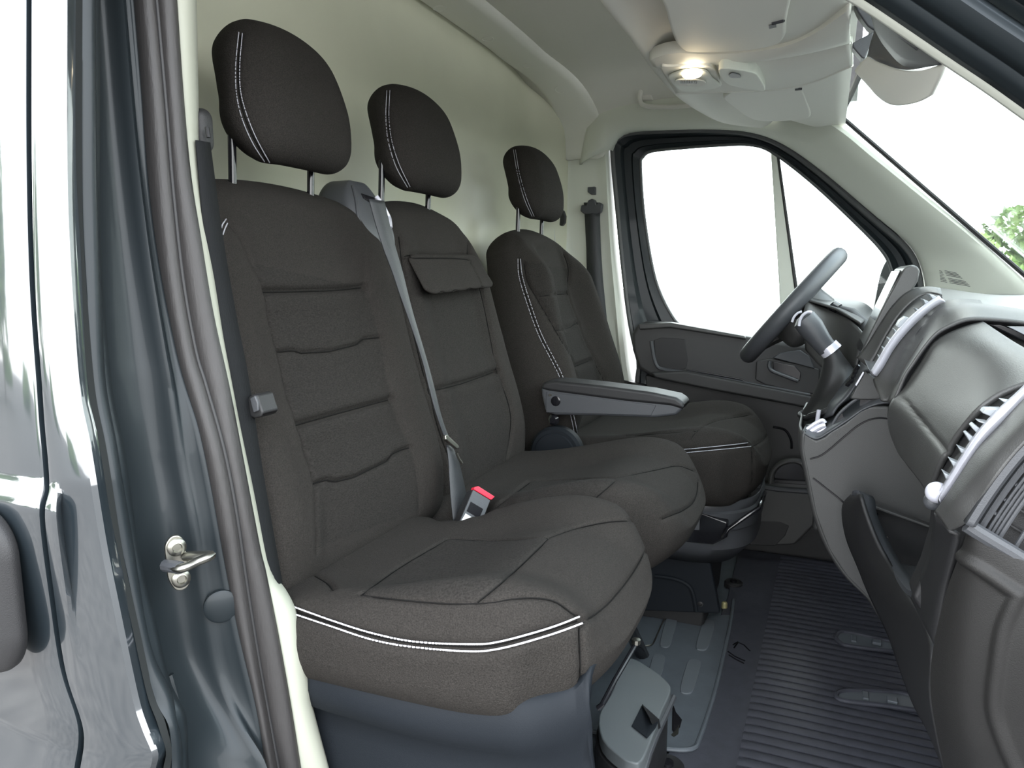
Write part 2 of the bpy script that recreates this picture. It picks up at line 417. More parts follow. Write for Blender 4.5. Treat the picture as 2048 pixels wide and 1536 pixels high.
def driver_door():
    t = empty('door_1'); struct(t, 'driver door with blue grey frame and black trim panel')
    out_ = [(1226, 300), (1236, 280), (1264, 267), (1340, 262), (1430, 261), (1500, 268), (1562, 291), (1640, 346), (1745, 436), (1812, 496), (1836, 545), (1842, 600), (1842, 700), (1700, 800), (1560, 800), (1300, 800), (1278, 720), (1262, 650), (1250, 560), (1237, 430)]
    inn_ = [(1282, 335), (1286, 314), (1305, 303), (1370, 296), (1440, 291), (1500, 290), (1545, 305), (1620, 362), (1700, 436), (1762, 500), (1782, 540), (1786, 580), (1780, 640), (1690, 690), (1560, 690), (1420, 670), (1372, 655), (1345, 632), (1312, 560), (1290, 440)]
    O = resample_n(smooth_path(UL(out_, 'y', 2.43), 5, True), 100); I = resample_n(smooth_path(UL(inn_, 'y', 2.45), 5, True), 100)
    # match by nearest start: same ordering, so rows run straight across
    O = smooth_path(UL(out_, 'y', 2.43), 5, True); I = smooth_path(UL(inn_, 'y', 2.45), 5, True)
    rows = []
    for a, b_ in zip(O, I):
        y = np.array([0, 1, 0])
        rows.append([a+y*.03, a, a*.93+b_*.07-y*.010, a*.72+b_*.28-y*.006, a*.62+b_*.38+y*.006, a*.35+b_*.65+y*.004, a*.28+b_*.72-y*.004, a*.12+b_*.88-y*.002, b_, b_+y*.02])
    V, F = vf_grid(rows, cu=True); f = mesh('door_frame', V, F, M['paint_in'], t, ang=30)
    m = f.modifiers.new('s', 'SOLIDIFY'); m.thickness = .004
    # rubber seals
    y = np.array([0, 1, 0])
    tube('window_seal', [b_*.985+a*.015-y*.0 for a, b_ in zip(O, I)], .005, M['far_seal'], t, 8, closed=True)
    tube('door_seal', [a-y*.004 for a in O], .009, M['far_seal'], t, 8, closed=True)
    # divider bar of the quarter light
    slab('divider_bar', [U(1541, 296, 'y', 2.45), U(1552, 300, 'y', 2.45), U(1606, 700, 'y', 2.45), U(1566, 700, 'y', 2.45)], (0, .03, 0), M['cream'], t)
    slab('divider_seal', [U(1552, 300, 'y', 2.447), U(1557, 302, 'y', 2.447), U(1613, 700, 'y', 2.447), U(1605, 700, 'y', 2.447)], (0, .03, 0), M['rubber'], t)
    I2 = [b_+y*.012 for b_ in I]
    slab('pane', I2, (0, .004, 0), M['glass'], t, bevel=0)
    return t
driver_door()

# windscreen and its surround
def windscreen():
    t = empty('window_1'); struct(t, 'sloping windscreen glass with black edge seal')
    a = U(1664, 246, 'y', 2.26); b_ = U(2150, 668, 'y', 2.3)
    G = []
    for s in np.linspace(0, 1.15, 12):
        row = []
        for v in np.linspace(0, 1, 16):
            p = a*(1-s)+b_*s; y = .62+(p[1]-.62)*v+(.03*(1-v)); bow = .05*(1-(2*v-1)**2)
            row.append((p[0]+.022+bow, y, p[2]+.022+bow*.5))
        G.append(row)
    sheet('glass', G, .004, M['glass'], t)
    G = np.array(G)
    tube('top_seal', G[0]+np.array([-.004, 0, -.004]), .008, M['rubber'], t, 8)
    tube('side_seal', G[:, -1]+np.array([-.004, -.006, -.004]), .006, M['rubber'], t, 8)
windscreen()

#@@EXTERIOR
# ------------------------------------------------------------------ the world outside
gv = box('ground', (0, 0, -.60), (160, 160, .04), M['gravel'], bevel=0); gv['kind'] = 'structure'; gv['label'] = 'grey gravel yard round the van'
def foliage(name, label, loc, rad, n, leaf, trunk=0, squash=1.0, group=None, seed=1):
    rg = np.random.default_rng(seed); t = thing(name, label, 'tree' if trunk else 'bush', group); loc = np.array(loc, float)
    blobs = [(loc+np.array([rg.normal()*rad*.42, rg.normal()*rad*.42, trunk+rad*squash*(.2+rg.random()*1.3)]), rad*(.35+.3*rg.random())) for _ in range(16)]
    V = []; F = []
    for i in range(n):
        c, r_ = blobs[rg.integers(len(blobs))]; d = rg.normal(size=3); d /= np.linalg.norm(d); p = c+d*r_*(.75+.3*rg.random())
        a = rg.normal(size=3); a /= np.linalg.norm(a); b = np.cross(a, d+rg.normal(size=3)*.5); b /= np.linalg.norm(b)+1e-9; s = leaf*(.6+.8*rg.random())
        k = len(V); V += [p-a*s, p+b*s*.45, p+a*s, p-b*s*.45]; F.append((k, k+1, k+2, k+3))
    o = mesh('foliage', V, F, M['leaf'], t, fix=False, ang=0, smooth=False); o['kind'] = 'stuff'
    if trunk:
        tube('trunk', [loc, loc+np.array([0, 0, trunk*.6]), loc+np.array([.1, .05, trunk+rad*.6])], [.14, .11, .06], M['bark'], t, 8)
        for c, r_ in blobs[:5]: tube('branch', [loc+np.array([0, 0, trunk*.8]), (loc+np.array([0, 0, trunk])+c)/2, c], [.05, .03, .015], M['bark'], t, 6)
    else:
        tube('stem', [loc, loc+np.array([0.02, 0, rad])], [.05, .03], M['bark'], t, 6)
    return t
foliage('garden_bush', 'rounded green bush seen through the windscreen', (3.9, 14.8, -.58), 1.45, 12000, .11, 0, .95, seed=5)
foliage('roadside_tree', 'leafy tree mirrored in the paintwork beside the door handle', (-19.5, -12.0, -.58), 2.7, 6000, .24, 1.8, seed=7, squash=1.0)
foliage('roadside_tree', 'second leafy tree mirrored further along the sliding door', (-29, -9.0, -.58), 3.2, 7000, .26, 2.2, seed=9, squash=1.0)
for k, (x, y) in enumerate([(-34, -24), (-22, -26), (-12, -25)]):
    foliage('hedge_bush', ['low hedge bush mirrored at the horizon of the door panel', 'middle hedge bush far behind the camera', 'right hand hedge bush far behind the camera'][k], (x, y, -.58), 1.5, 2500, .25, 0, .5, seed=20+k)

#@@SEATS
# ------------------------------------------------------------------ seats
def backrest(parent, yc, hw, X0, Z0, rec, L, th, wprof, bol, step, near_extra=0, name='backrest'):
    """cushion-shaped back: a across, b up, c forward; X0,Z0 = front of the foot"""
    V, F = rbox_np((hw, L/2, th/2), (min(.055, hw*.5), .05, th*.48), step)
    a, b, c = V[:, 0], V[:, 1], V[:, 2]; t = (b+L/2)/L; u = a/hw
    wl = np.interp(t, [p[0] for p in wprof], [p[1] for p in wprof]); wr = np.interp(t, [p[0] for p in wprof], [p[2] for p in wprof])
    w_ = np.where(a < 0, wl, wr); a2 = a*w_
    front = sstep(c, -.2*th, .4*th)
    au = np.abs(u)
    c2 = c + front*(bol*(sstep(au, .42, .74)-.55*sstep(au, .82, 1.0))*(1-sstep(t, .72, .95))*sstep(t, -.02, .2))
    c2 += front*.012*np.exp(-((t-.22)/.2)**2) - .016*sstep(t, .72, 1.08)**1.4
    c2 += (1-front)*.03*sstep(t, .5, 1)          # thinner towards the top
    b2 = b - .022*(u**2)*sstep(t, .8, 1.0)
    sr, cr = math.sin(rec), math.cos(rec)
    W = np.stack([X0-(b2+L/2)*sr+(c2-th/2)*cr, yc+a2, Z0+(b2+L/2)*cr+(c2-th/2)*sr], 1)
    o = dense_mesh(name, W, F, M['cloth'], parent); return o
def headrest(parent, yc, xf, z0, z1, hw=.122, step=.004, extra=0):
    h = (z1-z0)/2; th = .048
    V, F = rbox_np((th, hw, h), (.044, .05, .055), step)
    x, y, z = V[:, 0], V[:, 1], V[:, 2]; t = (z+h)/(2*h); f_ = (x+th)/(2*th)
    w_ = np.interp(t, [0, .12, .3, .5, .7, .85, 1], [.92, .99, 1.02, 1.0, .93, .84, .72])
    w_ = w_*(.84+.16*sstep(f_, 0, .8))
    y2 = y*w_
    x2 = x + .016*f_*(1-(y/hw)**2) - .034*sstep(t, .35, 1.1) - .004*sstep(.25-t, 0, .3)*f_
    z2 = z + .038*(1-f_)*sstep(1-t, .35, 1) - .012*(y/hw)**2*sstep(t, .6, 1)
    W = np.stack([xf-th+x2, yc+y2, z0+h+z2], 1)
    return dense_mesh('headrest', W, F, M['cloth'], parent)
def posts(parent, ys, x0, z0, x1, z1):
    out = []
    for y in ys:
        tube('headrest_post', [(x0, y, z0-.03), ((x0+x1)/2, y, (z0+z1)/2), (x1, y, z1+.03)], .0058, M['gloss'], parent, 12)
        revolve('post_collar', [(.010, -.004), (.017, 0), (.0165, .004), (.011, .007), (.0075, .0075), (.0075, -.004)], (x0, y, z0), (0, 0, 1), M['plastic_grey'], parent, 20)
def cushion(parent, x0, x1, y0, y1, z0, z1, step, cr=.14, bol=.028, name='seat_cushion', nearb=1, farb=1, slope=.0):
    hx, hy, hz = (x1-x0)/2, (y1-y0)/2, (z1-z0)/2
    V, F = rbox_np((hx, hy, hz), (.06, .055, .055), step)
    x, y, z = V[:, 0], V[:, 1], V[:, 2]; u = x/hx; v = y/hy; s = (z+hz)/(2*hz)
    # plan outline: rounded front corners, bulging flanks
    fx = sstep(u, .1, 1.0)
    vn = v*(1-cr*fx**2.2*1.2) ; vn = np.where(v < 0, vn*nearb, vn*farb)
    x2 = x-.05*(np.abs(v)**3)*sstep(u, .5, 1)*1.0
    y2 = vn*hy*(1+.02*np.cos(u*1.5))
    # section: overhanging waist at the front, tuck towards the plinth
    tuck = (1-s)
    x2 = x2-.022*tuck**1.4*sstep(u, .55, 1)
    y2 = y2*(1-.02*tuck**1.5)
    top = sstep(s, .45, .95); av = np.abs(v)
    rear = sstep(u, -.85, .15)
    z2 = z+top*(bol*rear*sstep(av, .35, .80)-.35*bol*sstep(av, .86, 1.02) + .026*np.exp(-((u-.42)/.34)**2)*(1-.6*av**2) - .040*sstep(u, .60, 1.1)**1.5 - .014*np.exp(-((u+.35)/.5)**2)*(1-av**2))
    z2 += slope*u
    W = np.stack([(x0+x1)/2+x2, (y0+y1)/2+y2, (z0+z1)/2+z2], 1)
    return dense_mesh(name, W, F, M['cloth'], parent)
def panel_mat(o, polys, m):
    """second cloth inside real 3D outlines seen from the front / above"""
    me = o.data; me.materials.append(m); k = len(me.materials)-1
    C = np.empty(len(me.polygons)*3, np.float32); me.polygons.foreach_get('center', C); C = C.reshape(-1, 3)
    mi = np.empty(len(me.polygons), np.int32); me.polygons.foreach_get('material_index', mi)
    for P, (i, j) in polys:
        if len(P) < 3: continue
        ins = np.zeros(len(C), bool); X, Y = C[:, i], C[:, j]; n = len(P)
        for a in range(n):
            x0_, y0_ = P[a][i], P[a][j]; x1_, y1_ = P[(a+1) % n][i], P[(a+1) % n][j]
            c_ = ((y0_ > Y) != (y1_ > Y)) & (X < (x1_-x0_)*(Y-y0_)/(y1_-y0_+1e-12)+x0_); ins ^= c_
        N = np.empty(len(me.polygons)*3, np.float32); me.polygons.foreach_get('normal', N); N = N.reshape(-1, 3)
        face = (N[:, 0] > .2) if (i, j) == (1, 2) else (N[:, 2] > .2)
        mi[ins & face] = k
    me.polygons.foreach_set('material_index', mi)

# ---- two-place passenger bench
bench = thing('passenger_bench', 'charcoal cloth double passenger bench nearest the open door', 'seat')
pb = backrest(bench, .885, .245, -.598, .47, R(13.6), .595, .115, [(0, 1.0, .95), (.5, 1.0, .95), (.72, .98, .96), (.88, .92, .95), (1, .80, .88)], .018, .0030)
mb = backrest(bench, 1.305, .205, -.60, .47, R(13.6), .605, .115, [(0, 1.0, .96), (.5, 1.0, 1.0), (.72, .98, .95), (.88, .92, .80), (1, .82, .62)], .016, .0042)
pc = cushion(bench, -.66, -.184, .635, 1.065, .405, .522, .0030, cr=.09, slope=.010)
mc = cushion(bench, -.66, -.176, 1.055, 1.50, .405, .524, .0042, slope=.010)
ph = headrest(bench, .900, -.708, 1.043, 1.262)
mh = headrest(bench, 1.280, -.708, 1.043, 1.262)
posts(bench, (.802, .970), -.772, 1.016, -.765, 1.08)
posts(bench, (1.172, 1.345), -.772, 1.016, -.765, 1.08)
bp = bvh_of(pb)
def seams(o, lines, depth=.0035, width=.0035, keep=False, sm=True, puff=0.001, vis=None, pw=.012):
    b = bvh_of(o); out = []; nn = []
    for l in lines:
        P, N = cast_path(b, l, 4, sm)
        if len(P) < 2: continue
        k = np.linalg.norm(np.diff(P, axis=0), axis=1) < .05
        cut = np.r_[0, np.where(~k)[0]+1, len(P)]
        for a_, c_ in zip(cut[:-1], cut[1:]):
            if c_-a_ > 2: out.append(P[a_:c_]); nn.append(N[a_:c_])
    groove(o, out, depth*1.4, width, puff*1.3, pw)
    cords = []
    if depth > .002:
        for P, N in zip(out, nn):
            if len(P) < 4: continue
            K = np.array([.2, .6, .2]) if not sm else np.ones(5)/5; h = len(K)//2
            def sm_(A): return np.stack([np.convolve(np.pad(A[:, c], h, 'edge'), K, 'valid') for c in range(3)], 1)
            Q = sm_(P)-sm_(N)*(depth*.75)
            cords.append(vf_tube(Q, .0008, 5))  # dark cord laid in the groove to deepen the seam's shade
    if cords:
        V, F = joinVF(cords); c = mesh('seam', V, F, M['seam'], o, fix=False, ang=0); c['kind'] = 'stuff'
    return out
sl = [(451, 442), (470, 459), (487, 488), (503, 526), (517, 563), (524, 588), (537, 638), (555, 701), (566, 747), (580, 817), (589, 851), (603, 888), (620, 934), (628, 972), (632, 1020), (634, 1100)]
sr = [(735, 500), (728, 574), (745, 620), (762, 674), (772, 740), (782, 798), (800, 850), (822, 897), (837, 963), (839, 1020)]
pan = bvh_of(pb)
PL = cast_path(pan, sl[3:] , 8)[0]; PR = cast_path(pan, sr[1:], 8)[0]
seams(pb, [sl], .0045, .0035)
seams(pb, [[(524, 583), (620, 581), (674, 579), (728, 574)]], .007, .004, puff=.003, pw=.016)
seams(pb, [[(589, 851), (678, 826), (782, 798)]], .007, .004, puff=.003, pw=.016)
seams(pb, [[(555, 703), (587, 700), (597, 701), (605, 705), (662, 702), (718, 688), (730, 677), (762, 674)], [(628, 967), (657, 959), (674, 963), (712, 954), (778, 922), (789, 907), (807, 899), (822, 895)]], .006, .003, sm=False, puff=.0005)
seams(pb, [sr], .0016, .006, puff=0)
panel_mat(pb, [(np.concatenate([PL, PR[::-1]]), (1, 2))], M['cloth_panel'])
b_ = bvh_of(pb)
stitches('stitching', [cast_path(b_, [(441, 462), (444, 450), (452, 438)], 3), cast_path(b_, [(445, 470), (449, 458), (455, 445)], 3)], M['thread_dull'], pb)
# middle back
sm_l = [(800, 470), (806, 540), (818, 620), (845, 738), (857, 780), (882, 872), (920, 963)]
sm_r = [(937, 486), (938, 513), (962, 580), (982, 672), (995, 742), (1016, 797), (1024, 838), (1020, 880), (1012, 925)]
pan = bvh_of(mb); PL = cast_path(pan, sm_l[1:], 8)[0]; PR = cast_path(pan, sm_r[1:], 8)[0]
flapc = [cast(pan, *p)[0] for p in [(806, 510), (944, 511), (972, 578), (830, 597)]]
flapn = cast(pan, 890, 550)[1]
seams(mb, [sm_l, sm_r], .0045, .0035)
seams(mb, [[(805, 513), (822, 509), (878, 511), (937, 511)]], .005, .0035)
seams(mb, [[(860, 782), (900, 773), (937, 763), (993, 742)]], .008, .0045, puff=.003, pw=.016)
panel_mat(mb, [(np.concatenate([PL, PR[::-1]]), (1, 2))], M['cloth_panel'])
# document flap on the middle back
def flap():
    V, F = rbox_np((1, 1, .5), (.16, .22, .5), .03)
    rr = np.maximum(0, (V[:, 0]**2)**.5-.8)/.2; V[:, 1] *= 1-.14*np.clip(rr, 0, 1)**2
    u, v, w_ = V[:, 0], V[:, 1], V[:, 2]
    A, B, C, D = flapc; su, sv = (u+1)/2, (1-v)/2
    P = (A[None]*(1-su)[:, None]+B[None]*su[:, None])*(1-sv)[:, None]+(D[None]*(1-su)[:, None]+C[None]*su[:, None])*sv[:, None]
    n = flapn/np.linalg.norm(flapn)
    lift = .006+.018*sv+.004*(1-u**2)+.003*np.sin(u*5)*sv
    P = P+n[None]*(lift+w_*.012)[:, None]
    o = dense_mesh('document_flap', P, F, M['cloth'], bench)
    # welt round the rim
    b = bvh_of(o); loop = smooth_path([(814, 517), (840, 515), (930, 517), (944, 530), (964, 571), (960, 578), (925, 585), (850, 589), (838, 583), (822, 548)], 6, True)
    seams(o, [list(map(tuple, loop))+[tuple(loop[0])]], .003, .002, sm=False, puff=0)
flap()
# cushions
cu = [(585, 1213), (667, 1242), (745, 1266), (831, 1283), (941, 1288), (999, 1283), (1097, 1256), (1157, 1234)]
cl = [(591, 1229), (667, 1254), (745, 1279), (823, 1293), (933, 1302), (999, 1297), (1097, 1270), (1163, 1247)]
mid_ = [((a[0]+c[0])/2, (a[1]+c[1])/2) for a, c in zip(cu, cl)]
fr = [(1163, 1247), (1214, 1211), (1261, 1156), (1292, 1105), (1303, 1072), (1296, 1056), (1273, 1043)]
for o_, cy in ((pc, 1.062), (mc, 1.062)):
    V = getV(o_.data); g = np.exp(-((V[:, 0]+.545)/.075)**2-((V[:, 1]-cy)/.055)**2)*sstep(V[:, 2], .45, .50)
    V[:, 2] -= .040*g+.004*g*np.sin(V[:, 0]*160+V[:, 1]*60); setV(o_.data, V)
pan = bvh_of(pc)
quad = np.concatenate([cast_path(pan, l, 8, False)[0] for l in ([(722, 1187), (800, 1132), (896, 1076)], [(896, 1076), (991, 1080), (1094, 1074)], [(1094, 1074), (1027, 1141), (952, 1205)], [(952, 1205), (902, 1207), (823, 1201), (722, 1187)])])
stp = (cast_path(pan, cu, 3), cast_path(pan, cl, 3))
seams(pc, [mid_], .004, .005, puff=.0015)
seams(pc, [fr, [(1161, 1250), (1163, 1352), (1155, 1383)]], .0035, .003)
seams(pc, [[(718, 1187), (823, 1201), (902, 1207), (980, 1205), (1019, 1197), (1070, 1194), (1116, 1203), (1155, 1234)],
           [(722, 1187), (800, 1132), (896, 1076)], [(896, 1076), (991, 1080), (1097, 1074)], [(952, 1205), (1027, 1141), (1097, 1074)], [(1097, 1074), (1148, 1056), (1214, 1042), (1265, 1040)], [(628, 1148), (655, 1164), (667, 1180)]], .003, .0035, puff=.001)
panel_mat(pc, [(quad, (0, 1))], M['cloth_panel'])
stitches('stitching', stp, M['thread'], pc, .0045, .0022, .0010)
pan = bvh_of(mc)
qm = [cast_path(pan, l, 8, False)[0] for l in ([(985, 1018), (1061, 962)], [(1061, 962), (1150, 958), (1233, 955)], [(1233, 955), (1179, 1014)], [(1179, 1014), (1090, 1014), (985, 1018)])]
seams(mc, [[(1398, 962), (1394, 995), (1374, 1016), (1324, 1039)], [(1237, 954), (1316, 937), (1357, 930), (1390, 942)], [(1175, 1010), (1237, 954)], [(1061, 962), (1233, 955)], [(991, 1014), (1061, 962)]], .003, .0035)
if all(len(q) for q in qm): panel_mat(mc, [(np.concatenate(qm), (0, 1))], M['cloth_panel'])
# headrest seams
def hr_seams(o, a, b):
    bb = bvh_of(o); A = cast_path(bb, a, 3); B = cast_path(bb, b, 3)
    seams(o, [[((p[0]+q[0])/2, (p[1]+q[1])/2) for p, q in zip(a, b)]], .0022, .0035, puff=.0008)
    stitches('stitching', (A, B), M['thread_dull'], o, .0055, .004, .0007)
hr_seams(ph, [(478, 66), (472, 125), (473, 183), (483, 233), (504, 283), (529, 322)], [(485, 68), (480, 125), (481, 179), (492, 225), (512, 275), (539, 324)])
hr_seams(mh, [(774, 182), (772, 233), (777, 283), (792, 333), (815, 374)], [(780, 182), (778, 233), (784, 283), (799, 330), (820, 373)])

# plinth under the near end of the bench
pl_top = [(585, 1290), (620, 1322), (700, 1345), (800, 1372), (900, 1393), (1000, 1404), (1060, 1405), (1110, 1395), (1150, 1375), (1185, 1345)]
pl_r = [(1185, 1345), (1190, 1400), (1196, 1480), (1203, 1560), (1210, 1640)]
def plinth():
    tp = resample_n(smooth_path(pl_top, 5), 50)
    T = np.array([U(px, py, 'y', .655+.045*sstep(k/49, .72, 1.0)) for k, (px, py) in enumerate(tp)])
    rows = []
    for k, p in enumerate(T):
        s = k/49; yb = .655+.0*s
        x = p[0]; z = p[2]
        bulge = .045*sstep(s, .72, 1.0)          # wraps round the corner
        r_ = [(x, yb+.04+bulge, z-.004), (x, yb+.010+bulge, z+.002), (x, yb+bulge, z-.004), (x, yb-.006+bulge, z-.03), (x, yb-.002+bulge, z-.05), (x, yb+.012+bulge, z-.062)]
        for q in np.linspace(0, 1, 14)[1:]:
            zz = (z-.062)*(1-q)
            r_.append((x+.012*q*s, yb+.014+bulge+.0*q, zz))
        rows.append(r_)
    # far flank of the plinth at the front corner
    x, z = T[-1][0], T[-1][2]
    o = sheet('plinth', rows, .006, M['plastic_blue'], bench, off=1, ang=60)
    # raised moulding across the flank
    crv = smooth_path([(640, 1380), (760, 1410), (860, 1440), (950, 1475), (1050, 1500), (1130, 1530), (1185, 1580)], 6)
    me = o.data; V = getV(me)
    C = np.array([U(px, py, 'y', .665) for px, py in crv]); zl = np.interp(V[:, 0], C[:, 0], C[:, 2])
    V[:, 1] -= .010*sstep(V[:, 2]-zl, -.006, .006)*sstep(V[:, 0], T[0][0], T[0][0]+.05)*(V[:, 2] < np.interp(V[:, 0], T[:, 0], T[:, 2])-.06)
    setV(me, V)
    
plinth()
# frame rails under the cushions
for nm, pts, r_ in [('frame_rail', [(-.34, .72, .395), (-.34, 1.42, .395)], .014), ('frame_rail', [(-.58, .72, .37), (-.58, 1.46, .37)], .014)]:
    tube(nm, pts, r_, M['gloss'], bench, 10)
tube('frame_leg', [U(1245, 1225, 'x', -.36), U(1262, 1262, 'x', -.355), U(1285, 1310, 'x', -.35), U(1300, 1350, 'x', -.345), U(1300, 1350, 'x', -.345)*np.array([1, 1, 0])], .016, M['gloss'], bench, 10)
for y in (.75, 1.42): tube('frame_leg', [(-.58, y, .37), (-.60, y, .0)], .015, M['gloss'], bench, 10)
slab('void_plate', [(-.42, .70, .02), (-.42, 1.30, .02), (-.40, 1.30, .40), (-.40, .70, .40)], (-.01, 0, 0), M['plastic'], bench)  # dark plate added to stand for the shaded void under the bench
# shoulder tower carrying the middle belt
def tower():
    V, F = rbox_np((.06, .056, .085), (.035, .035, .05), .005)
    x, y, z = V[:, 0], V[:, 1], V[:, 2]; t = (z+.085)/.17
    y2 = y*(1-.18*sstep(t, .5, 1)); x2 = x-.03*sstep(t, .4, 1)*sstep(x, -.02, .06)
    y2 = y2+.012*(1-t)
    W = np.stack([-.775+x2, 1.092+y2, .978+z], 1)
    tw = dense_mesh('belt_tower', W, F, M['plastic_grey'], bench)
    b = bvh_of(tw)
    c = [cast(b, *p) for p in [(722, 388), (764, 391), (768, 410), (742, 408), (727, 398)]]
    if all(c):
        slab('belt_slot', [h[0]+h[1]*.002 for h in c], np.array([-.012, 0, 0]), M['gloss'], tw, bevel=.001)
    P, N = cast_path(b, [(762, 385), (770, 410), (776, 435), (779, 456)], 4)
    if len(P) > 2: tube('bright_edge', P+N*.002, .004, M['chrome'], tw, 8)
    P, N = cast_path(b, [(705, 372), (712, 400), (716, 430), (722, 452)], 4)
    if len(P) > 2: tube('moulded_edge', P, .003, M['plastic_grey'], tw, 8)
tower()

# ---- driver seat
dseat = thing('driver_chair', 'charcoal cloth single driver seat with armrest beyond the bench', 'seat')
db = backrest(dseat, 1.905, .265, -.575, .46, R(14.5), .60, .14, [(0, .95, .95), (.3, 1.0, 1.02), (.5, .96, 1.0), (.65, .90, .86), (.78, .83, .70), (.9, .75, .58), (1, .62, .44)], .05, .0055)
dc = cushion(dseat, -.62, -.100, 1.65, 2.16, .36, .505, .006)
dh = headrest(dseat, 1.905, -.705, 1.035, 1.248, step=.005)
posts(dseat, (1.81, 1.985), -.765, .995, -.760, 1.07)
pan = bvh_of(db)
dsl = [(1048, 525), (1054, 561), (1071, 592), (1108, 654), (1140, 709), (1155, 760), (1160, 800), (1150, 890)]
dsr = [(1128, 505), (1138, 537), (1136, 584), (1147, 619), (1167, 674), (1194, 732), (1210, 768), (1212, 830)]
PL = cast_path(pan, dsl[:6], 8)[0]; PR = cast_path(pan, dsr[1:7], 8)[0]
st1 = cast_path(pan, [(1036, 518), (1038, 553), (1054, 607), (1077, 670), (1105, 725), (1122, 762), (1142, 834), (1151, 885)], 3)
st2 = cast_path(pan, [(1041, 518), (1045, 553), (1061, 607), (1083, 668), (1111, 723), (1128, 760), (1148, 834), (1157, 885)], 3)
seams(db, [dsl[:6], dsr], .0045, .0045)
seams(db, [[(1039, 518), (1041, 553), (1057, 607), (1080, 669), (1108, 724), (1125, 761), (1145, 834), (1154, 885)]], .003, .004, puff=0)
seams(db, [[(1073, 592), (1136, 586)], [(1147, 734), (1183, 720)]], .007, .005, puff=.002, pw=.015)
seams(db, [[(1110, 662), (1144, 654), (1149, 648), (1159, 646)]], .005, .004, sm=False)
panel_mat(db, [(np.concatenate([PL, PR[::-1]]), (1, 2))], M['cloth_panel'])
stitches('stitching', (st1, st2), M['thread_dull'], db, .0065, .004, .0009)
hr_seams(dh, [(1027, 300), (1035, 346), (1048, 396), (1064, 432)], [(1031, 300), (1039, 346), (1053, 396), (1068, 432)])
pan = bvh_of(dc)
st1 = cast_path(pan, [(1269, 906), (1390, 897), (1495, 886)], 3); st2 = cast_path(pan, [(1319, 910), (1409, 902), (1501, 893)], 3)
seams(dc, [[(1180, 912), (1295, 908), (1400, 899), (1498, 889)]], .004, .005)
seams(dc, [[(1546, 852), (1530, 877), (1503, 893)], [(1505, 893), (1506, 930), (1505, 967)], [(1249, 871), (1394, 861)], [(1380, 880), (1394, 861), (1429, 842), (1500, 829)]], .003, .004)
stitches('stitching', (st1, st2), M['thread_dull'], dc, .007, .003, .0009)
# armrest: a real lever on the near flank
def armrest():
    yy = 1.60; t = [(1082, 790), (1081, 775), (1092, 765), (1110, 765), (1200, 776), (1300, 788), (1345, 796), (1362, 805), (1366, 818), (1352, 831), (1310, 836), (1200, 832), (1110, 831), (1090, 824)]
    o = slab('armrest', UL(t, 'y', yy), (0, .07, 0), M['plastic_grey'], dseat, bevel=.010, seg=3)
    slab('armrest_pad', UL([(1079, 778), (1086, 765), (1110, 762), (1200, 771), (1300, 784), (1352, 795), (1368, 806), (1367, 820), (1340, 812), (1250, 803), (1100, 783)], 'y', yy-.004), (0, .078, 0), M['plastic'], o, bevel=.008, seg=3)
    P = UL([(1092, 784), (1312, 811), (1302, 831), (1092, 825)], 'y', yy-.002)
    slab('armrest_cover', P, (0, .004, 0), M['plastic_grey'], o, bevel=.0015)
    revolve('pivot_cap', [(.012, 0), (.012, .003), (.009, .004), (.001, .004)], U(1112, 802, 'y', yy), (0, -1, 0), M['gloss'], o, 20)
    revolve('screw', [(.004, 0), (.003, .004), (.0005, .004)], U(1101, 790, 'y', yy), (0, -1, 0), M['steel'], o, 10)
armrest()
c = U(1115, 905, 'y', 1.615)
revolve('recliner_cover', [(.055, .03), (.066, .01), (.066, -.012), (.060, -.020), (.052, -.020), (.050, -.024), (.001, -.025)], c, (0, 1, 0), M['plastic_blue'], dseat, 36)
revolve('armrest_knob', [(.012, 0), (.014, .01), (.008, .016), (.001, .016)], U(1110, 838, 'y', 1.62), (0, -1, 0), M['gloss'], dseat, 14)
# pedestal under the driver seat
def pedestal():
    rows = []
    for y0, px in [(0, 0)]:
        pass
    prof = [(.0, .37), (-.006, .345), (0, .34), (0, .30), (-.005, .295), (-.005, .25), (-.05, .20)]
    P = smooth_path([(-.55, 1.70, 0), (-.30, 1.695, 0), (-.19, 1.72, 0), (-.13, 1.80, 0), (-.12, 1.95, 0), (-.13, 2.10, 0)], 6)
    rows = []
    C = np.array([-.4, 1.95, 0])
    for p in P:
        d = (p-C); d /= np.linalg.norm(d)
        rows.append([tuple(p+d*o_+np.array([0, 0, z])) for o_, z in prof])
    sheet('pedestal_skirt', rows, .005, M['plastic_grey'], dseat, off=1, ang=40)
    slab('pedestal', [(-.55, 1.79, .0), (-.24, 1.79, .0), (-.22, 1.79, .30), (-.55, 1.79, .30)], (0, .31, 0), M['plastic'], dseat, bevel=.01)
    # gloss black slide rail and its wire release bar
    slab('slide_rail', UL([(1370, 1085), (1400, 1025), (1455, 1045), (1455, 1075), (1425, 1090)], 'y', 1.70), (0, .03, 0), M['gloss'], dseat, bevel=.004)
    tube('release_bar', [U(1445, 1075, 'y', 1.68), U(1456, 1058, 'y', 1.68), U(1517, 1016, 'y', 1.72), U(1524, 1002, 'y', 1.76), U(1530, 985, 'y', 1.9)], .005, M['gloss'], dseat, 10)
pedestal()

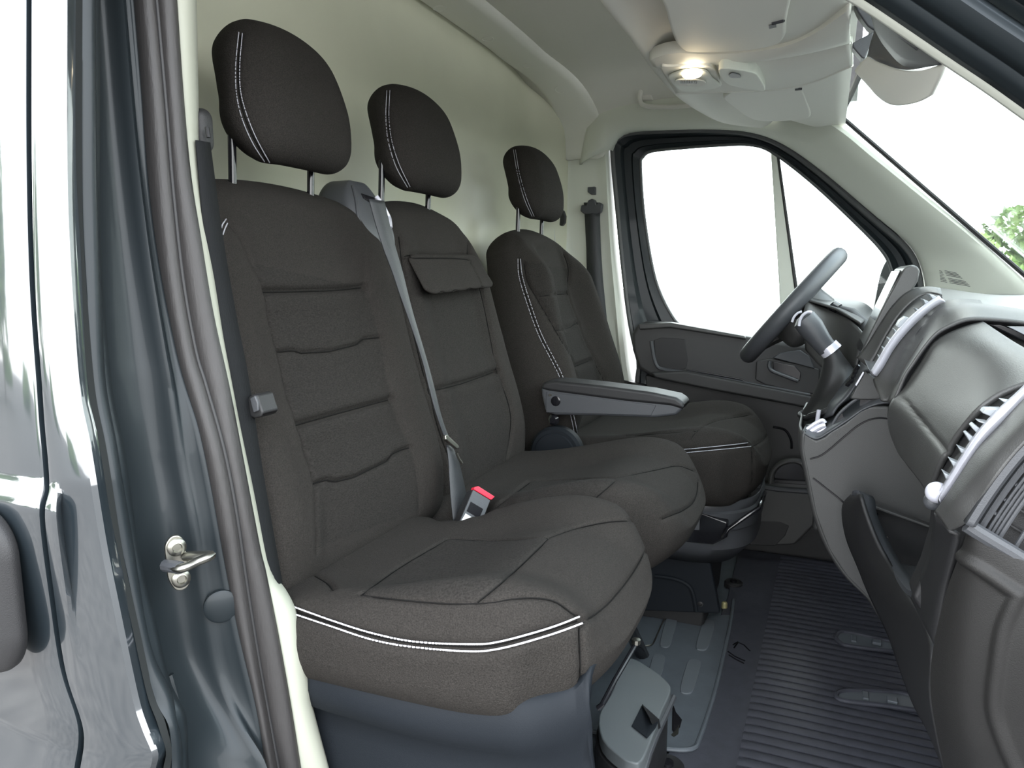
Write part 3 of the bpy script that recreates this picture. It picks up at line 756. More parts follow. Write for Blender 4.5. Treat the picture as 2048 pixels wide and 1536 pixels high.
# seat frame and side cover of the driver seat
slab('side_cover', UL([(1200, 1086), (1358, 1088), (1415, 1096), (1440, 1228), (1330, 1224), (1180, 1218)], 'y', 1.76), (0, .02, 0), M['plastic_blue'], dseat, bevel=.005)
def cover_details():
    # curved recess border and two screws on the cover
    bb = [o for o in dseat.children if o.name.startswith('side_cover')][0]; b = bvh_of(bb)
    P, N = cast_path(b, [(1310, 1152), (1350, 1158), (1378, 1172), (1388, 1196), (1392, 1222)], 5)
    if len(P) > 2: tube('cover_rib', P, .006, M['plastic_blue'], dseat, 8)
    for p in [(1379, 1104), (1401, 1208)]:
        h = cast(b, *p)
        if h: revolve('screw', [(.007, 0), (.007, .002), (.004, .003), (.003, .001), (.0005, .001)], h[0], (0, -1, 0), M['plastic'], dseat, 12)
cover_details()
# ------------------------------------------------------------------ seat belts and buckles
def ribbon(name, L, Rr, off, rho=R(13.6), thick=.0018, mat_=None, parent=None, width=None, X0=-.57, Z0=.5):
    """a strap between two seen edges; lies on the plane of the backrests"""
    n = np.array([math.cos(rho), 0, math.sin(rho)]); p0 = np.array([X0, 0, Z0])+n*off
    L = resample(smooth_path(L, 6), 8); Rr = resample_n(smooth_path(Rr, 6), len(L)); rows = []
    for (ax, ay), (bx, by) in zip(L, Rr):
        a = UP(ax, ay, p0, n); b = UP(bx, by, p0, n)
        if width:
            d = ray(bx, by); m = a-CAM; B_ = np.dot(d, m); A_ = np.dot(d, d); Cc = np.dot(m, m)-width**2; disc = B_*B_-A_*Cc
            if disc > 0: b = CAM+d*((B_-math.sqrt(disc))/A_)
        rows.append([a, a*.5+b*.5, b])
    return sheet(name, rows, thick, mat_ or M['belt'], parent, off=0, ang=60)
mbelt = thing('middle_seat_belt', 'grey seat belt strap hanging from the shoulder tower of the bench', 'seat belt')
ribbon('strap', [(738, 398), (752, 450), (768, 500), (785, 545), (800, 590), (816, 635), (832, 682), (847, 730), (858, 775), (870, 820), (882, 856), (891, 880)],
       [(768, 402), (779, 450), (792, 500), (805, 545), (816, 590), (828, 635), (842, 682), (856, 730), (868, 775), (879, 820), (890, 856), (900, 880)], .036, parent=mbelt)
ribbon('lap_strap', [(893, 890), (897, 920), (899, 955), (902, 1000), (907, 1045)], [(904, 893), (916, 920), (926, 960), (934, 1000), (942, 1045)], .028, parent=mbelt)
tp = np.array([math.cos(R(13.6)), 0, math.sin(R(13.6))]); p0 = np.array([-.57, 0, .5])+tp*.034
slab('buckle_tongue', [UP(x, y, p0, tp) for x, y in [(885, 871), (889, 870), (912, 892), (913, 897), (908, 899), (886, 880)]], tp*.006, M['steel'], mbelt, bevel=.0015)
tube('tongue_plate', [UP(x, y, p0, tp) for x, y in [(913, 906), (918, 918), (924, 927)]], .0022, M['steel'], mbelt, 8)
# red button buckle between the two cushions
bk = thing('seat_belt_buckle', 'black seat belt buckle with red button between the bench cushions', 'buckle')
def buckle(parent, X, pts_front, red, thick, label=True, rr=.003):
    n = np.array([.75, -.45, .35]); n /= np.linalg.norm(n); p0 = np.array(X)
    fr_ = [UP(x, y, p0, n) for x, y in pts_front]
    body = slab('body', fr_, -n*thick, M['plastic'], parent, bevel=.0025)
    slab('front_cover', [np.mean(fr_, axis=0)*.06+p*.94+n*.0004 for p in fr_], -n*.001, M['plastic_grey'], parent, bevel=.0003)
    slab('red_button', [UP(x, y, p0-n*.004, n) for x, y in red], -n*(thick*.5), M['red'], parent, bevel=.001)
    return n, p0
n_, p_ = buckle(bk, (-.52, 1.03, .55), [(946, 978), (982, 1000), (960, 1056), (915, 1052), (930, 1016)], [(949, 974), (957, 972), (990, 993), (984, 999), (981, 999), (948, 979)], .022)
slab('recess', [UP(x, y, p_+n_*.0005, n_) for x, y in [(941, 1003), (966, 1018), (958, 1037), (933, 1022)]], n_*.0008, M['gloss'], bk, bevel=.0003)
slab('label', [UP(x, y, p_+n_*.0008, n_) for x, y in [(931, 1027), (950, 1039), (945, 1046), (920, 1046)]], n_*.0006, M['white'], bk, bevel=0)
bk2 = thing('seat_belt_buckle', 'red topped buckle at the recliner cover of the driver seat', 'buckle')
n_ = np.array([.3, -.9, .3]); n_ /= np.linalg.norm(n_)
slab('body', [UP(x, y, (-.4, 1.56, .52), n_) for x, y in [(1137, 897), (1160, 899), (1166, 915), (1150, 930), (1138, 915)]], -n_*.02, M['plastic_grey'], bk2, bevel=.002)
slab('red_button', [UP(x, y, (-.4, 1.556, .52), n_) for x, y in [(1146, 898), (1156, 898), (1165, 906), (1154, 906)]], -n_*.015, M['red'], bk2, bevel=.001)
bk3 = thing('seat_belt_buckle', 'small red buckle end peeping over the middle cushion beside the driver cushion', 'buckle')
slab('body', [UP(x, y, (-.35, 1.56, .52), n_) for x, y in [(1236, 903), (1250, 902), (1252, 925), (1236, 925)]], -n_*.02, M['plastic'], bk3, bevel=.002)
slab('red_button', [UP(x, y, (-.35, 1.556, .52), n_) for x, y in [(1237, 906), (1243, 897), (1251, 905), (1246, 907)]], -n_*.015, M['red'], bk3, bevel=.001)

# near passenger belt on the door pillar
nb = thing('passenger_seat_belt', 'black seat belt running down beside the door pillar', 'seat belt')
YB = .665
def yrib(name, L, Rr, ya, yb, parent, thick=.002, m=None):
    L = resample(smooth_path(L, 6), 14); Rr = resample_n(smooth_path(Rr, 6), len(L)); rows = []
    for p, q in zip(L, Rr):
        a = U(p[0], p[1], 'y', ya); b = U(q[0], q[1], 'y', yb); rows.append([a, (a+b)/2, b])
    return sheet(name, rows, thick, m or M['belt'], parent, off=0, ang=60)
yrib('strap', [(392, 280), (402, 400), (415, 560), (440, 700), (465, 830), (490, 960), (520, 1080), (545, 1180)], [(419, 285), (440, 440), (456, 540), (474, 640), (494, 740), (508, 830), (528, 960), (566, 1180)], .628, .655, nb, m=M['belt_dark'])
hb = U(405, 262, 'y', .66)
V, F = rbox_np((.010, .012, .025), (.009, .011, .013), .003); W = V+hb[None]+np.array([0, 0, 0])
dense_mesh('belt_guide', W, F, M['plastic'], nb)
tube('guide_tooth', [U(414, 255, 'y', .65), U(417, 275, 'y', .65)], .0025, M['gloss'], nb, 8)
slab('tongue', UL([(470, 800), (498, 797), (502, 830), (472, 836)], 'y', .655), (0, .02, 0), M['plastic'], nb, bevel=.004)
slab('tongue_grip', UL([(493, 796), (504, 788), (514, 790), (520, 810), (526, 826), (522, 834), (508, 838), (497, 832)], 'y', .65), (0, .028, 0), M['plastic'], nb, bevel=.005)
slab('tongue_plate', UL([(499, 797), (509, 791), (515, 806), (516, 822), (506, 826)], 'y', .647), (0, .004, 0), M['plastic_grey'], nb, bevel=.0015)
# driver belt on the far pillar
fb = thing('driver_seat_belt', 'dark seat belt hanging on the far pillar beside the driver door', 'seat belt')
sheet('strap', [[U(a, y, 'y', 2.392), U((a+b)/2, y, 'y', 2.386), U(b, y, 'y', 2.392)] for y, a, b in [(405, 1168, 1200), (440, 1170, 1200), (500, 1173, 1202), (560, 1174, 1206), (640, 1177, 1214), (700, 1190, 1222), (800, 1215, 1240)]], .002, M['belt'], fb, off=0, ang=60)
slab('belt_guide', UL([(1162, 410), (1160, 422), (1168, 428), (1196, 428), (1202, 424), (1205, 408), (1198, 404), (1192, 408), (1190, 400), (1184, 397), (1176, 400), (1172, 410)], 'y', 2.385), (0, .018, 0), M['plastic_grey'], fb, bevel=.004)
slab('height_adjuster', UL([(1175, 374), (1190, 373), (1190, 389), (1182, 389), (1175, 384)], 'y', 2.40), (0, .02, 0), M['plastic_grey'], fb, bevel=.002)
hk = tag(slab('coat_hook', UL([(1121, 419), (1126, 420), (1130, 432), (1129, 445), (1124, 452), (1118, 451)], 'y', 2.30), (0, .02, 0), M['plastic'], None, bevel=.004), 'small black oval knob on the bulkhead behind the driver headrest', 'hook')
# ------------------------------------------------------------------ near door pillar and body side
PY = np.array([-260, -120, 0, 200, 350, 550, 768, 893, 1018, 1168, 1308, 1408, 1468, 1536, 1700])
ZW = .705
def body_lean(z, outer=True):
    """tumblehome above the waist, ledge, flare towards the sill"""
    d = .075*max(z-ZW, 0)+.03*max(z-1.0, 0)**1.5
    d -= outer*.012*(1-float(sstep(z, ZW-.028, ZW)))*float(sstep(z, ZW-.20, ZW-.028))+.25*min(max(.42-z, 0), .2)**1.2*(outer >= 0)
    return d
def feat(pts, Y, dpx=0, ledge=0):
    ys = np.array([p[1] for p in pts], float); xs = np.array([p[0] for p in pts], float)
    py = np.linspace(-420, 1960, 250)
    P = smooth_path(pts, 6); x = np.interp(py, P[:, 1], P[:, 0])
    s0 = (xs[1]-xs[0])/(ys[1]-ys[0]); s1 = (xs[-1]-xs[-2])/(ys[-1]-ys[-2])
    x = np.where(py < ys[0], xs[0]+s0*(py-ys[0]), x); x = np.where(py > ys[-1], xs[-1]+s1*(py-ys[-1]), x)
    out = []
    k = max(0, min(1, (.62-Y)/.14))
    for a, b in zip(x, py):
        p = U(a+dpx, b, 'y', Y)
        for _ in range(4): p = U(a+dpx, b, 'y', Y+k*body_lean(p[2], ledge))
        out.append(p)
    return np.array(out)
f_edge = [(122, 0), (122, 300), (128, 500), (147, 768), (170, 893), (200, 1078), (225, 1203), (265, 1393), (285, 1458), (305, 1508), (300, 1536)]
f_chr = [(163, 0), (162, 300), (165, 500), (187, 768), (215, 918), (245, 1118), (280, 1268), (310, 1393), (340, 1453), (345, 1536)]
f_lh = [(187, 0), (188, 200), (190, 400), (197, 600), (207, 768), (230, 893), (250, 1018), (275, 1168), (305, 1308), (340, 1398), (358, 1468), (362, 1536)]
f_ra = [(245, 0), (262, 200), (278, 350), (300, 520), (330, 700), (342, 768), (360, 918), (385, 1043), (400, 1148), (415, 1243), (430, 1333), (465, 1418), (520, 1508), (532, 1536)]
f_rb = [(268, 0), (283, 180), (298, 380), (320, 540), (350, 690), (370, 768), (398, 858), (423, 978), (448, 1118), (478, 1268), (514, 1420), (530, 1536)]
f_s1 = [(312, 0), (330, 200), (345, 380), (365, 560), (390, 700), (410, 768), (445, 893), (470, 1018), (492, 1168), (520, 1343), (555, 1536)]
f_s2 = [(352, 0), (365, 190), (380, 350), (400, 475), (425, 625), (456, 768), (480, 893), (518, 1093), (530, 1143), (555, 1268), (580, 1408), (600, 1536)]
f_cr = [(390, 0), (393, 150), (397, 300), (410, 440), (430, 570), (450, 700), (475, 840), (500, 960), (528, 1090), (545, 1150), (572, 1188), (592, 1230), (605, 1290), (618, 1380), (622, 1410), (640, 1480), (655, 1536)]
f_gap = [(62, 0), (62, 300), (68, 560), (82, 768), (87, 843), (97, 968), (88, 1033), (107, 1193), (130, 1343), (165, 1458), (158, 1536)]
pil = empty('wall_right'); struct(pil, 'blue grey painted door pillar and body side of the van')
def strips(name, cols, m, parent, sm=1, thick=.003, ang=50, off=0):
    G = np.stack(cols, 1); return sheet(name, G, thick, m, parent, off=off, ang=ang)
A = lambda f, Y, d=0: feat(f, Y, d)
def mixf(P, Q, t, d=(0, 0, 0)): return P*(1-t)+Q*t+np.array(d)
e0 = A(f_edge, .455); c1 = A(f_chr, .475); l1 = A(f_lh, .485); ra = A(f_ra, .570); rb = A(f_rb, .588)
g0 = feat(f_gap, .448, 0, 1); g0n = feat(f_gap, .448); e9 = feat(f_edge, .455, 0, 1)
# outer quarter strip between the sliding door gap and the pillar edge
def qcol(t):
    w = 1-float(sstep(t, .28, .42)); return (mixf(g0, e9, t)*w+mixf(g0n, e0, t)*(1-w))+np.array([0, -.003*math.sin(math.pi*t), 0])
strips('quarter_panel', [g0+np.array([.0, .02, 0]), g0+np.array([.0015, .002, 0]), g0+np.array([.004, 0, 0])]+[qcol(t) for t in np.linspace(.12, .94, 16)]+[e0, e0+np.array([.002, .004, 0]), e0+np.array([-.001, .03, 0])], M['paint'], pil, ang=30)
# black weather channel
strips('weather_channel', [e0+np.array([-.001, .004, 0]), e0+np.array([.0, .018, 0]), mixf(e0, c1, .25, (-.004, .018, 0)), mixf(e0, c1, .3, (.002, .008, 0)), mixf(e0, c1, .5, (.002, .008, 0)), mixf(e0, c1, .55, (-.004, .012, 0)), mixf(e0, c1, .8, (-.003, .008, 0)), c1+np.array([0, .004, 0])], M['channel'], pil, ang=30)
# the pressed steel jamb
J = [c1+np.array([-.002, .02, 0]), c1, mixf(c1, l1, .5, (.003, -.001, 0)), l1, mixf(l1, ra, .08, (-.010, .004, 0)), mixf(l1, ra, .2, (-.022, 0, 0)), mixf(l1, ra, .5, (-.030, 0, 0)), mixf(l1, ra, .8, (-.026, 0, 0)), mixf(l1, ra, .93, (-.014, 0, 0)), ra, mixf(ra, rb, .4, (-.004, .0, 0)), mixf(ra, rb, .75, (-.002, 0, 0)), rb, rb+np.array([-.003, .02, 0])]
Jg = np.stack(J, 1); Jg = np.stack([smooth_path(r, 3) for r in Jg])
jamb = sheet('pillar_jamb', Jg, .003, M['paint_in'], pil, off=0, ang=60)
# inner reinforcement at the bottom of the jamb
tube('jamb_bead', [U(x, y, 'y', .52) for x, y in [(338, 1350), (352, 1400), (368, 1470), (385, 1560)]], .005, M['paint_in'], pil, 10)
# door seals
def roundstrip(name, P, Q, depth, m, parent, n=7, ridges=0):
    cols = []
    for k in range(n+1):
        t = k/n; b = math.sin(math.pi*t)**.6*depth
        cols.append(P*(1-t)+Q*t+np.array([b*.7, -b*.7, 0]))
    return sheet(name, np.stack(cols, 1), .003, m, parent, off=0, ang=70)
dsl_ = thing('door_seal', 'dark grey rubber seal lining the near door opening', 'seal')
s1a, s1b = A(f_rb, .590), A(f_s1, .602)
roundstrip('bulb', s1a, s1b, .010, M['seal'], dsl_, 9)
s2a, s2b = A(f_s1, .604, 3), A(f_s2, .618)
roundstrip('ribbed_lip', s2a, s2b, .007, M['seal'], dsl_, 9)
roundstrip('groove_cord', A(f_s1, .600, -1), A(f_s1, .604, 6), .002, M['rubber'], dsl_, 5)
# cream inner pillar cover
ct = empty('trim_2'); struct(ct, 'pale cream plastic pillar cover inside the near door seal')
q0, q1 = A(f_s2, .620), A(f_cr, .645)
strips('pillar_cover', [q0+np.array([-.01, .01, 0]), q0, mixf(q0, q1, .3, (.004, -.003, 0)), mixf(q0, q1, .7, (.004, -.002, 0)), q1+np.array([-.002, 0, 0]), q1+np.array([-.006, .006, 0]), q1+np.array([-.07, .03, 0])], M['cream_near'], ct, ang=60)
# round body plug
pp = U(443, 1213, 'y', .578)
plug = revolve('body_plug', [(.019, -.004), (.019, .001), (.016, .003), (.001, .0035)], pp, np.array([.75, -.66, 0]), M['paint_in'], pil, 28)
# sliding door skin with its waist step
sd_ = empty('door_2'); struct(sd_, 'blue grey sliding side door with a stepped waist line')
gz = g0.copy()
def sliding():
    cols = []
    for k, X in enumerate([0, .004, .008, .05, .12, .3, .6, 1.0, 1.6]):
        P = gz+np.array([-.0045-X, 0, 0]); P = P.copy()
        if k == 0: P[:, 1] += .02
        elif k == 1: P[:, 1] += .0015
        cols.append(P)
    G = np.stack(cols, 1)
    # body curvature: leans in towards the roof, a sharp step at the waist, flares out near the sill
    return sheet('door_skin', G, .003, M['paint'], sd_, off=0, ang=30)
skin = sliding()
V, F = rbox_np((.075, .016, .088), (.05, .014, .05), .005)
hc = np.array([U(38, 1195, 'y', .425)[0]-.075, .425, U(38, 1195, 'y', .425)[2]])
dense_mesh('door_handle', V+hc[None], F, M['plastic'], sd_)
# striker
st = thing('door_striker', 'zinc plated door striker loop bolted to the pillar', 'striker')
def striker():
    n = np.array([.86, -.5, 0.0]); n /= np.linalg.norm(n)
    p0 = U(352, 1125, 'y', .528)+n*.006
    q = lambda x, y, o=0: UP(x, y, p0+n*o, n)
    outl = smooth_path([(333, 1125), (330, 1100), (333, 1086), (343, 1074), (356, 1071), (366, 1078), (371, 1092), (374, 1110), (378, 1140), (381, 1160), (377, 1173), (366, 1181), (353, 1181), (344, 1172), (336, 1155)], 4, True)
    pl_ = slab('plate', [q(x, y) for x, y in outl], -n*.005, M['steel'], st, bevel=.0015)
    for x, y in [(353, 1094), (362, 1157)]:
        revolve('screw', [(.0095, 0), (.0095, .002), (.0075, .004), (.005, .0045), (.004, .002), (.0005, .002)], q(x, y), n, M['steel'], st, 20)
    # horizontal loop: a flat U-shaped bar standing off the plate
    a = q(331, 1131); b = q(372, 1112)
    out = n*.052; side = (b-a)
    P = [a, a+out*.55, a+out+side*.02, a+out+side*.5, b+out*1.0-side*.02, b+out*.5, b]
    P = [U(330, 1132, 'y', a[1]), None]
    e1 = UP(366, 1136, p0+n*.028, n); e2 = UP(420, 1112, p0+n*.028, n); e3 = b
    loop = smooth_path([a, a*.5+e1*.5, e1, e1*.5+e2*.5, e2, e2*.5+e3*.5, e3], 6)
    tube('loop', loop, .0062, M['steel'], st, 12, flat=.75)
    tube('loop_sleeve', [a, a*.6+e1*.4, a*.15+e1*.85], .0065, M['plastic_grey'], st, 10)
striker()

# near A pillar and cant rail over the open door
ap = empty('wall_front'); struct(ap, 'blue grey windscreen pillar crossing the top right corner')
l0 = [(1640, -42), (1715, -2), (1800, 54), (1900, 122), (1975, 172), (2048, 224), (2200, 332), (2600, 620), (2900, 850)]
def band(name, off0, off1, Y0, Y1, m, bul=.004, n=6, par=ap):
    a = smooth_path(l0, 5); rows = []
    for x, y in a:
        P = U(x+off0[0], y+off0[1], 'y', Y0); Q = U(x+off1[0], y+off1[1], 'y', Y1)
        rows.append([P*(1-t)+Q*t+np.array([0, -bul*math.sin(math.pi*t), 0]) for t in np.linspace(0, 1, n+1)])
    return sheet(name, rows, .004, m, par, off=0, ang=50)
band('inner_trim', (-6, 6), (7, -8), .64, .63, M['cream'], .003)
band('seal_strip', (7, -8), (45, -46), .625, .61, M['paint_in'], .010)
band('pillar_step', (45, -46), (100, -95), .605, .60, M['paint_in'], .012)
band('pillar_step', (100, -95), (135, -125), .61, .595, M['paint_in'], .003)
band('pillar_face', (135, -125), (260, -230), .59, .575, M['paint_in'], .012)
band('pillar_face', (260, -230), (420, -380), .575, .56, M['paint'], .02)
# roof cant rail closing the near side between the pillars (above the frame)
G = [[(x, .56, 1.30), (x, .55, 1.40), (x, .57, 1.50), (x, .62, 1.58), (x, .9, 1.60), (x, 1.5, 1.61), (x, 2.3, 1.59), (x, 2.5, 1.42)] for x in np.linspace(-2.6, .05, 12)]
sheet('roof_skin', np.array(G), .006, M['paint'], pil, off=0)
# load bay walls behind the bulkhead so that no daylight passes
V, F = joinVF([vf_box((-1.75, 2.47, .6), (1.6, .02, 2.0))]); mesh('body_side', V, F, M['paint'], pil)
slab('floor_edge', [(-.95, .50, -.04), (.9, .50, -.04), (.9, .50, -.16), (-.95, .50, -.16)], (0, 2.0, 0), M['paint'], pil)
# ------------------------------------------------------------------ dashboard
dash = thing('dashboard', 'dark grey moulded dashboard with silver framed air vents', 'dashboard')
def T3(pts, n=40, sm=6):
    """3D trace: (px, py, Y) triples placed on their own Y planes"""
    P = [U(a, b, 'y', y) for a, b, y in pts]
    return resample_n(smooth_path(P, sm), n)
def patch(name, lines, nv, m, parent=dash, thick=.004, sm=5, ang=60, off=0, bevel=0):
    L = [T3(l, nv) for l in lines]; L = np.array(L)
    G = np.stack([smooth_path(L[:, j], sm) for j in range(nv)], 1) if len(lines) > 2 else np.array([L[0]*(1-t)+L[1]*t for t in np.linspace(0, 1, 6)])
    return sheet(name, G, thick, m, parent, off=off, ang=ang, bevel=bevel)
pd = M['plastic_dash']
# top pad: from the far side to the near end
def toppad():
    rows = []
    for Y in np.linspace(.60, 2.34, 40):
        k = sstep(Y, 1.35, 1.7)
        hood = .035*math.exp(-((Y-1.93)/.24)**2)
        x0 = .165-.03*k+.20*sstep(1.19-Y, 0, .05)
        rows.append([(x0-.010, Y, .78), (x0, Y, .812+hood*.6), (x0+.03, Y, .832+hood), (x0+.09, Y, .842+hood*.9), (x0+.2, Y, .848+hood*.3), (x0+.34, Y, .852), (x0+.50, Y, .845), (x0+.62, Y, .82)])
    G = np.array(rows); G = np.stack([smooth_path(r, 4) for r in G])
    sheet('top_pad', G, .006, M['plastic_top'], dash, off=-1, ang=60)
toppad()
# arch moulding round the passenger recess: outer lip then inner lip
outerA = [(1770, 792, 1.20), (1790, 742, 1.20), (1815, 700, 1.20), (1845, 655, 1.20), (1876, 622, 1.20), (1914, 610, 1.20), (1953, 609, 1.20), (2048, 622, 1.20), (2120, 640, 1.20)]
bandA = [(1778, 806, 1.17), (1803, 752, 1.165), (1832, 705, 1.16), (1860, 664, 1.16), (1888, 635, 1.16), (1920, 620, 1.16), (1960, 617, 1.16), (2048, 630, 1.16), (2130, 648, 1.16)]
innerA = [(1790, 800, 1.12), (1810, 752, 1.12), (1826, 728, 1.12), (1852, 691, 1.12), (1875, 666, 1.12), (1905, 650, 1.12), (1934, 640, 1.12), (1973, 639, 1.12), (2048, 646, 1.12), (2140, 662, 1.12)]
patch('arch_lip', [outerA, bandA, innerA], 50, pd)
recess = [(1800, 806, 1.14), (1818, 760, 1.14), (1836, 732, 1.14), (1860, 695, 1.14), (1884, 672, 1.14), (1912, 656, 1.14), (1940, 648, 1.14), (1975, 647, 1.14), (2048, 655, 1.14), (2140, 672, 1.14)]
patch('arch_lip', [innerA, recess], 50, M['plastic'])
# bulging passenger panel (lid over the airbag)
PA = [(1800, 905, 1.16), (1785, 868, 1.15), (1779, 830, 1.135), (1787, 803, 1.125), (1809, 780, 1.12), (1827, 752, 1.12), (1846, 724, 1.12), (1867, 691, 1.12), (1895, 671, 1.12), (1934, 655, 1.12), (1967, 647, 1.12)]
PB = [(1826, 939, 1.05), (1822, 900, 1.04), (1830, 862, 1.02), (1846, 832, 1.01), (1866, 806, 1.0), (1886, 778, 1.0), (1906, 752, 1.0), (1930, 724, 1.0), (1958, 702, 1.0), (1990, 690, 1.0), (2030, 690, 1.0)]
PC = [(1846, 965, .97), (1848, 928, .96), (1862, 890, .94), (1882, 858, .93), (1904, 830, .92), (1926, 802, .92), (1950, 776, .92), (1978, 750, .92), (2008, 732, .92), (2044, 722, .92), (2090, 722, .92)]
PD = [(1862, 990, .92), (1869, 965, .90), (1884, 925, .88), (1905, 890, .87), (1929, 855, .86), (1960, 820, .85), (1990, 797, .85), (2020, 782, .85), (2060, 768, .85), (2110, 758, .85), (2160, 752, .85)]
panel = patch('airbag_panel', [PA, PB, PC, PD], 60, pd, thick=.006, sm=10)
b_ = bvh_of(panel)
groove(panel, [cast_path(b_, [(1807, 796), (1847, 844), (1894, 900), (1904, 912)], 4)[0]], .003, .0028)
P, N = cast_path(b_, [(1810, 800), (1848, 846), (1893, 900)], 6)
# small slot tray above the panel
slab('tray_lip', UL([(1975, 648), (2048, 684), (2140, 735), (2140, 700), (2048, 664), (2000, 648)], 'y', 1.13), (0, .03, 0), M['gloss'], dash, bevel=.002)
slab('tray_floor', UL([(2012, 652), (2048, 670), (2130, 712), (2130, 668), (2048, 652)], 'y', 1.128), (0, -.004, 0), M['vane'], dash, bevel=.001)
# ---- centre vent unit: silver blade frame and vanes
def vent(frame_out, frame_in, Y, vanes, deep, bar, name='vent_frame', endcap=None):
    o = [U(x, y, 'y', Y) for x, y in smooth_path(frame_out, 5)]; i = [U(x, y, 'y', Y) for x, y in smooth_path(frame_in, 5)]
    poly = o+i[::-1]
    V, F = joinVF([vf_grid([[a, b] for a, b in zip(o, i)])]) if False else vf_grid([[a, a*.5+b*.5+np.array([-.002, -.004, .001]), b, b+np.array([0, .010, 0])] for a, b in zip(o, resample_n(np.array(i), len(o)))])
    f = mesh(name, V, F, M['chrome'], dash, ang=60); m = f.modifiers.new('s', 'SOLIDIFY'); m.thickness = .004; m.offset = 0
    for v in vanes:
        slab('vane', [U(x, y, 'y', Y+.012) for x, y in v], (0, deep, 0), M['vane'], f, bevel=.001)
    return f
cv = vent([(1752, 752), (1765, 735), (1785, 700), (1810, 668), (1840, 637), (1868, 614), (1890, 602)],
          [(1745, 744), (1757, 724), (1777, 690), (1802, 658), (1832, 628), (1860, 606), (1880, 594)], 1.215,
          [[(1760, 725), (1757, 712), (1764, 716)], [(1769, 711), (1765, 695), (1775, 700)], [(1780, 693), (1776, 676), (1787, 681)], [(1792, 676), (1788, 658), (1799, 664)],
           [(1806, 660), (1794, 654), (1800, 642), (1812, 634), (1818, 636), (1826, 640)], [(1838, 628), (1830, 616), (1846, 622)], [(1852, 612), (1846, 598), (1856, 602), (1862, 606)], [(1868, 602), (1858, 588), (1866, 590), (1878, 596)]], .035, None)
# vent body behind the vanes, facing rearwards
cvb = patch('vent_housing', [[(1738, 736, 1.42), (1752, 712, 1.42), (1775, 668, 1.42), (1800, 630, 1.42), (1830, 600, 1.42), (1856, 588, 1.42)],
                      [(1762, 728, 1.24), (1778, 700, 1.24), (1800, 668, 1.24), (1828, 636, 1.24), (1856, 610, 1.24), (1884, 594, 1.24)]], 30, M['plastic'])
patch('vent_surround', [[(1714, 716, 1.42), (1735, 690, 1.42), (1760, 650, 1.42), (1786, 612, 1.42), (1815, 585, 1.42), (1850, 575, 1.42), (1880, 578, 1.42)],
                        [(1738, 736, 1.40), (1752, 712, 1.40), (1775, 668, 1.40), (1800, 630, 1.40), (1830, 600, 1.40), (1856, 588, 1.40), (1884, 592, 1.38)]], 30, pd)
# silver lower lip of the centre vent
slab('vent_lip', UL([(1736, 737), (1746, 742), (1760, 742), (1768, 732), (1764, 748), (1752, 755), (1742, 751)], 'y', 1.225), (0, .14, 0), M['plastic_grey'], dash, bevel=.002)
# side flank of the arch between vent and panel
patch('arch_flank', [[(1748, 760, 1.225), (1762, 742, 1.22), (1785, 704, 1.22), (1812, 670, 1.22), (1842, 640, 1.22), (1870, 616, 1.22), (1892, 604, 1.22), (1920, 600, 1.22), (1960, 602, 1.22)],
                     [(1752, 775, 1.21), (1776, 760, 1.20), (1800, 720, 1.20), (1822, 686, 1.20), (1850, 652, 1.20), (1878, 622, 1.20), (1905, 610, 1.2), (1930, 608, 1.2), (1965, 610, 1.20)],
                     [(1762, 800, 1.18), (1779, 800, 1.175), (1803, 752, 1.165), (1832, 705, 1.16), (1860, 664, 1.16), (1888, 635, 1.16), (1915, 622, 1.16), (1940, 618, 1.16), (1975, 620, 1.16)]], 40, pd)
# ---- near vent
nv = vent([(1879, 1008), (1897, 990), (1926, 946), (1960, 896), (2001, 852), (2048, 802), (2120, 735)], [(1884, 990), (1902, 961), (1926, 922), (1957, 875), (1996, 831), (2048, 784), (2110, 722)], .80,
          [[(1896, 966), (1886, 944), (1907, 956)], [(1913, 944), (1899, 919), (1921, 928)], [(1930, 918), (1916, 894), (1937, 903)], [(1945, 892), (1930, 868), (1936, 866), (1954, 880)], [(1957, 870), (1942, 854), (1948, 848), (1966, 862)],
           [(1974, 852), (1954, 842), (1978, 845)], [(1988, 836), (1964, 826), (1970, 818), (2006, 818)], [(2016, 812), (2002, 800), (2028, 804)]], .015, None)
patch('vent_housing', [[(1866, 985, .92), (1874, 960, .91), (1890, 925, .90), (1912, 888, .89), (1940, 850, .88), (1975, 815, .88), (2015, 790, .88), (2060, 770, .88)],
                       [(1888, 992, .82), (1904, 965, .82), (1928, 925, .82), (1958, 880, .82), (1996, 836, .82), (2048, 788, .82), (2080, 760, .82), (2110, 735, .82)]], 30, M['plastic'])
ec = U(1874, 985, 'y', .83)
V, F = rbox_np((.011, .011, .011), (.011, .011, .011), .002); dense_mesh('vent_end_cap', V+ec[None], F, M['chrome'], nv)
ec = U(1866, 1003, 'y', .84)
V, F = rbox_np((.009, .010, .009), (.009, .009, .009), .002); dense_mesh('vent_end_cap', V+ec[None], F, M['plastic_grey'], nv)
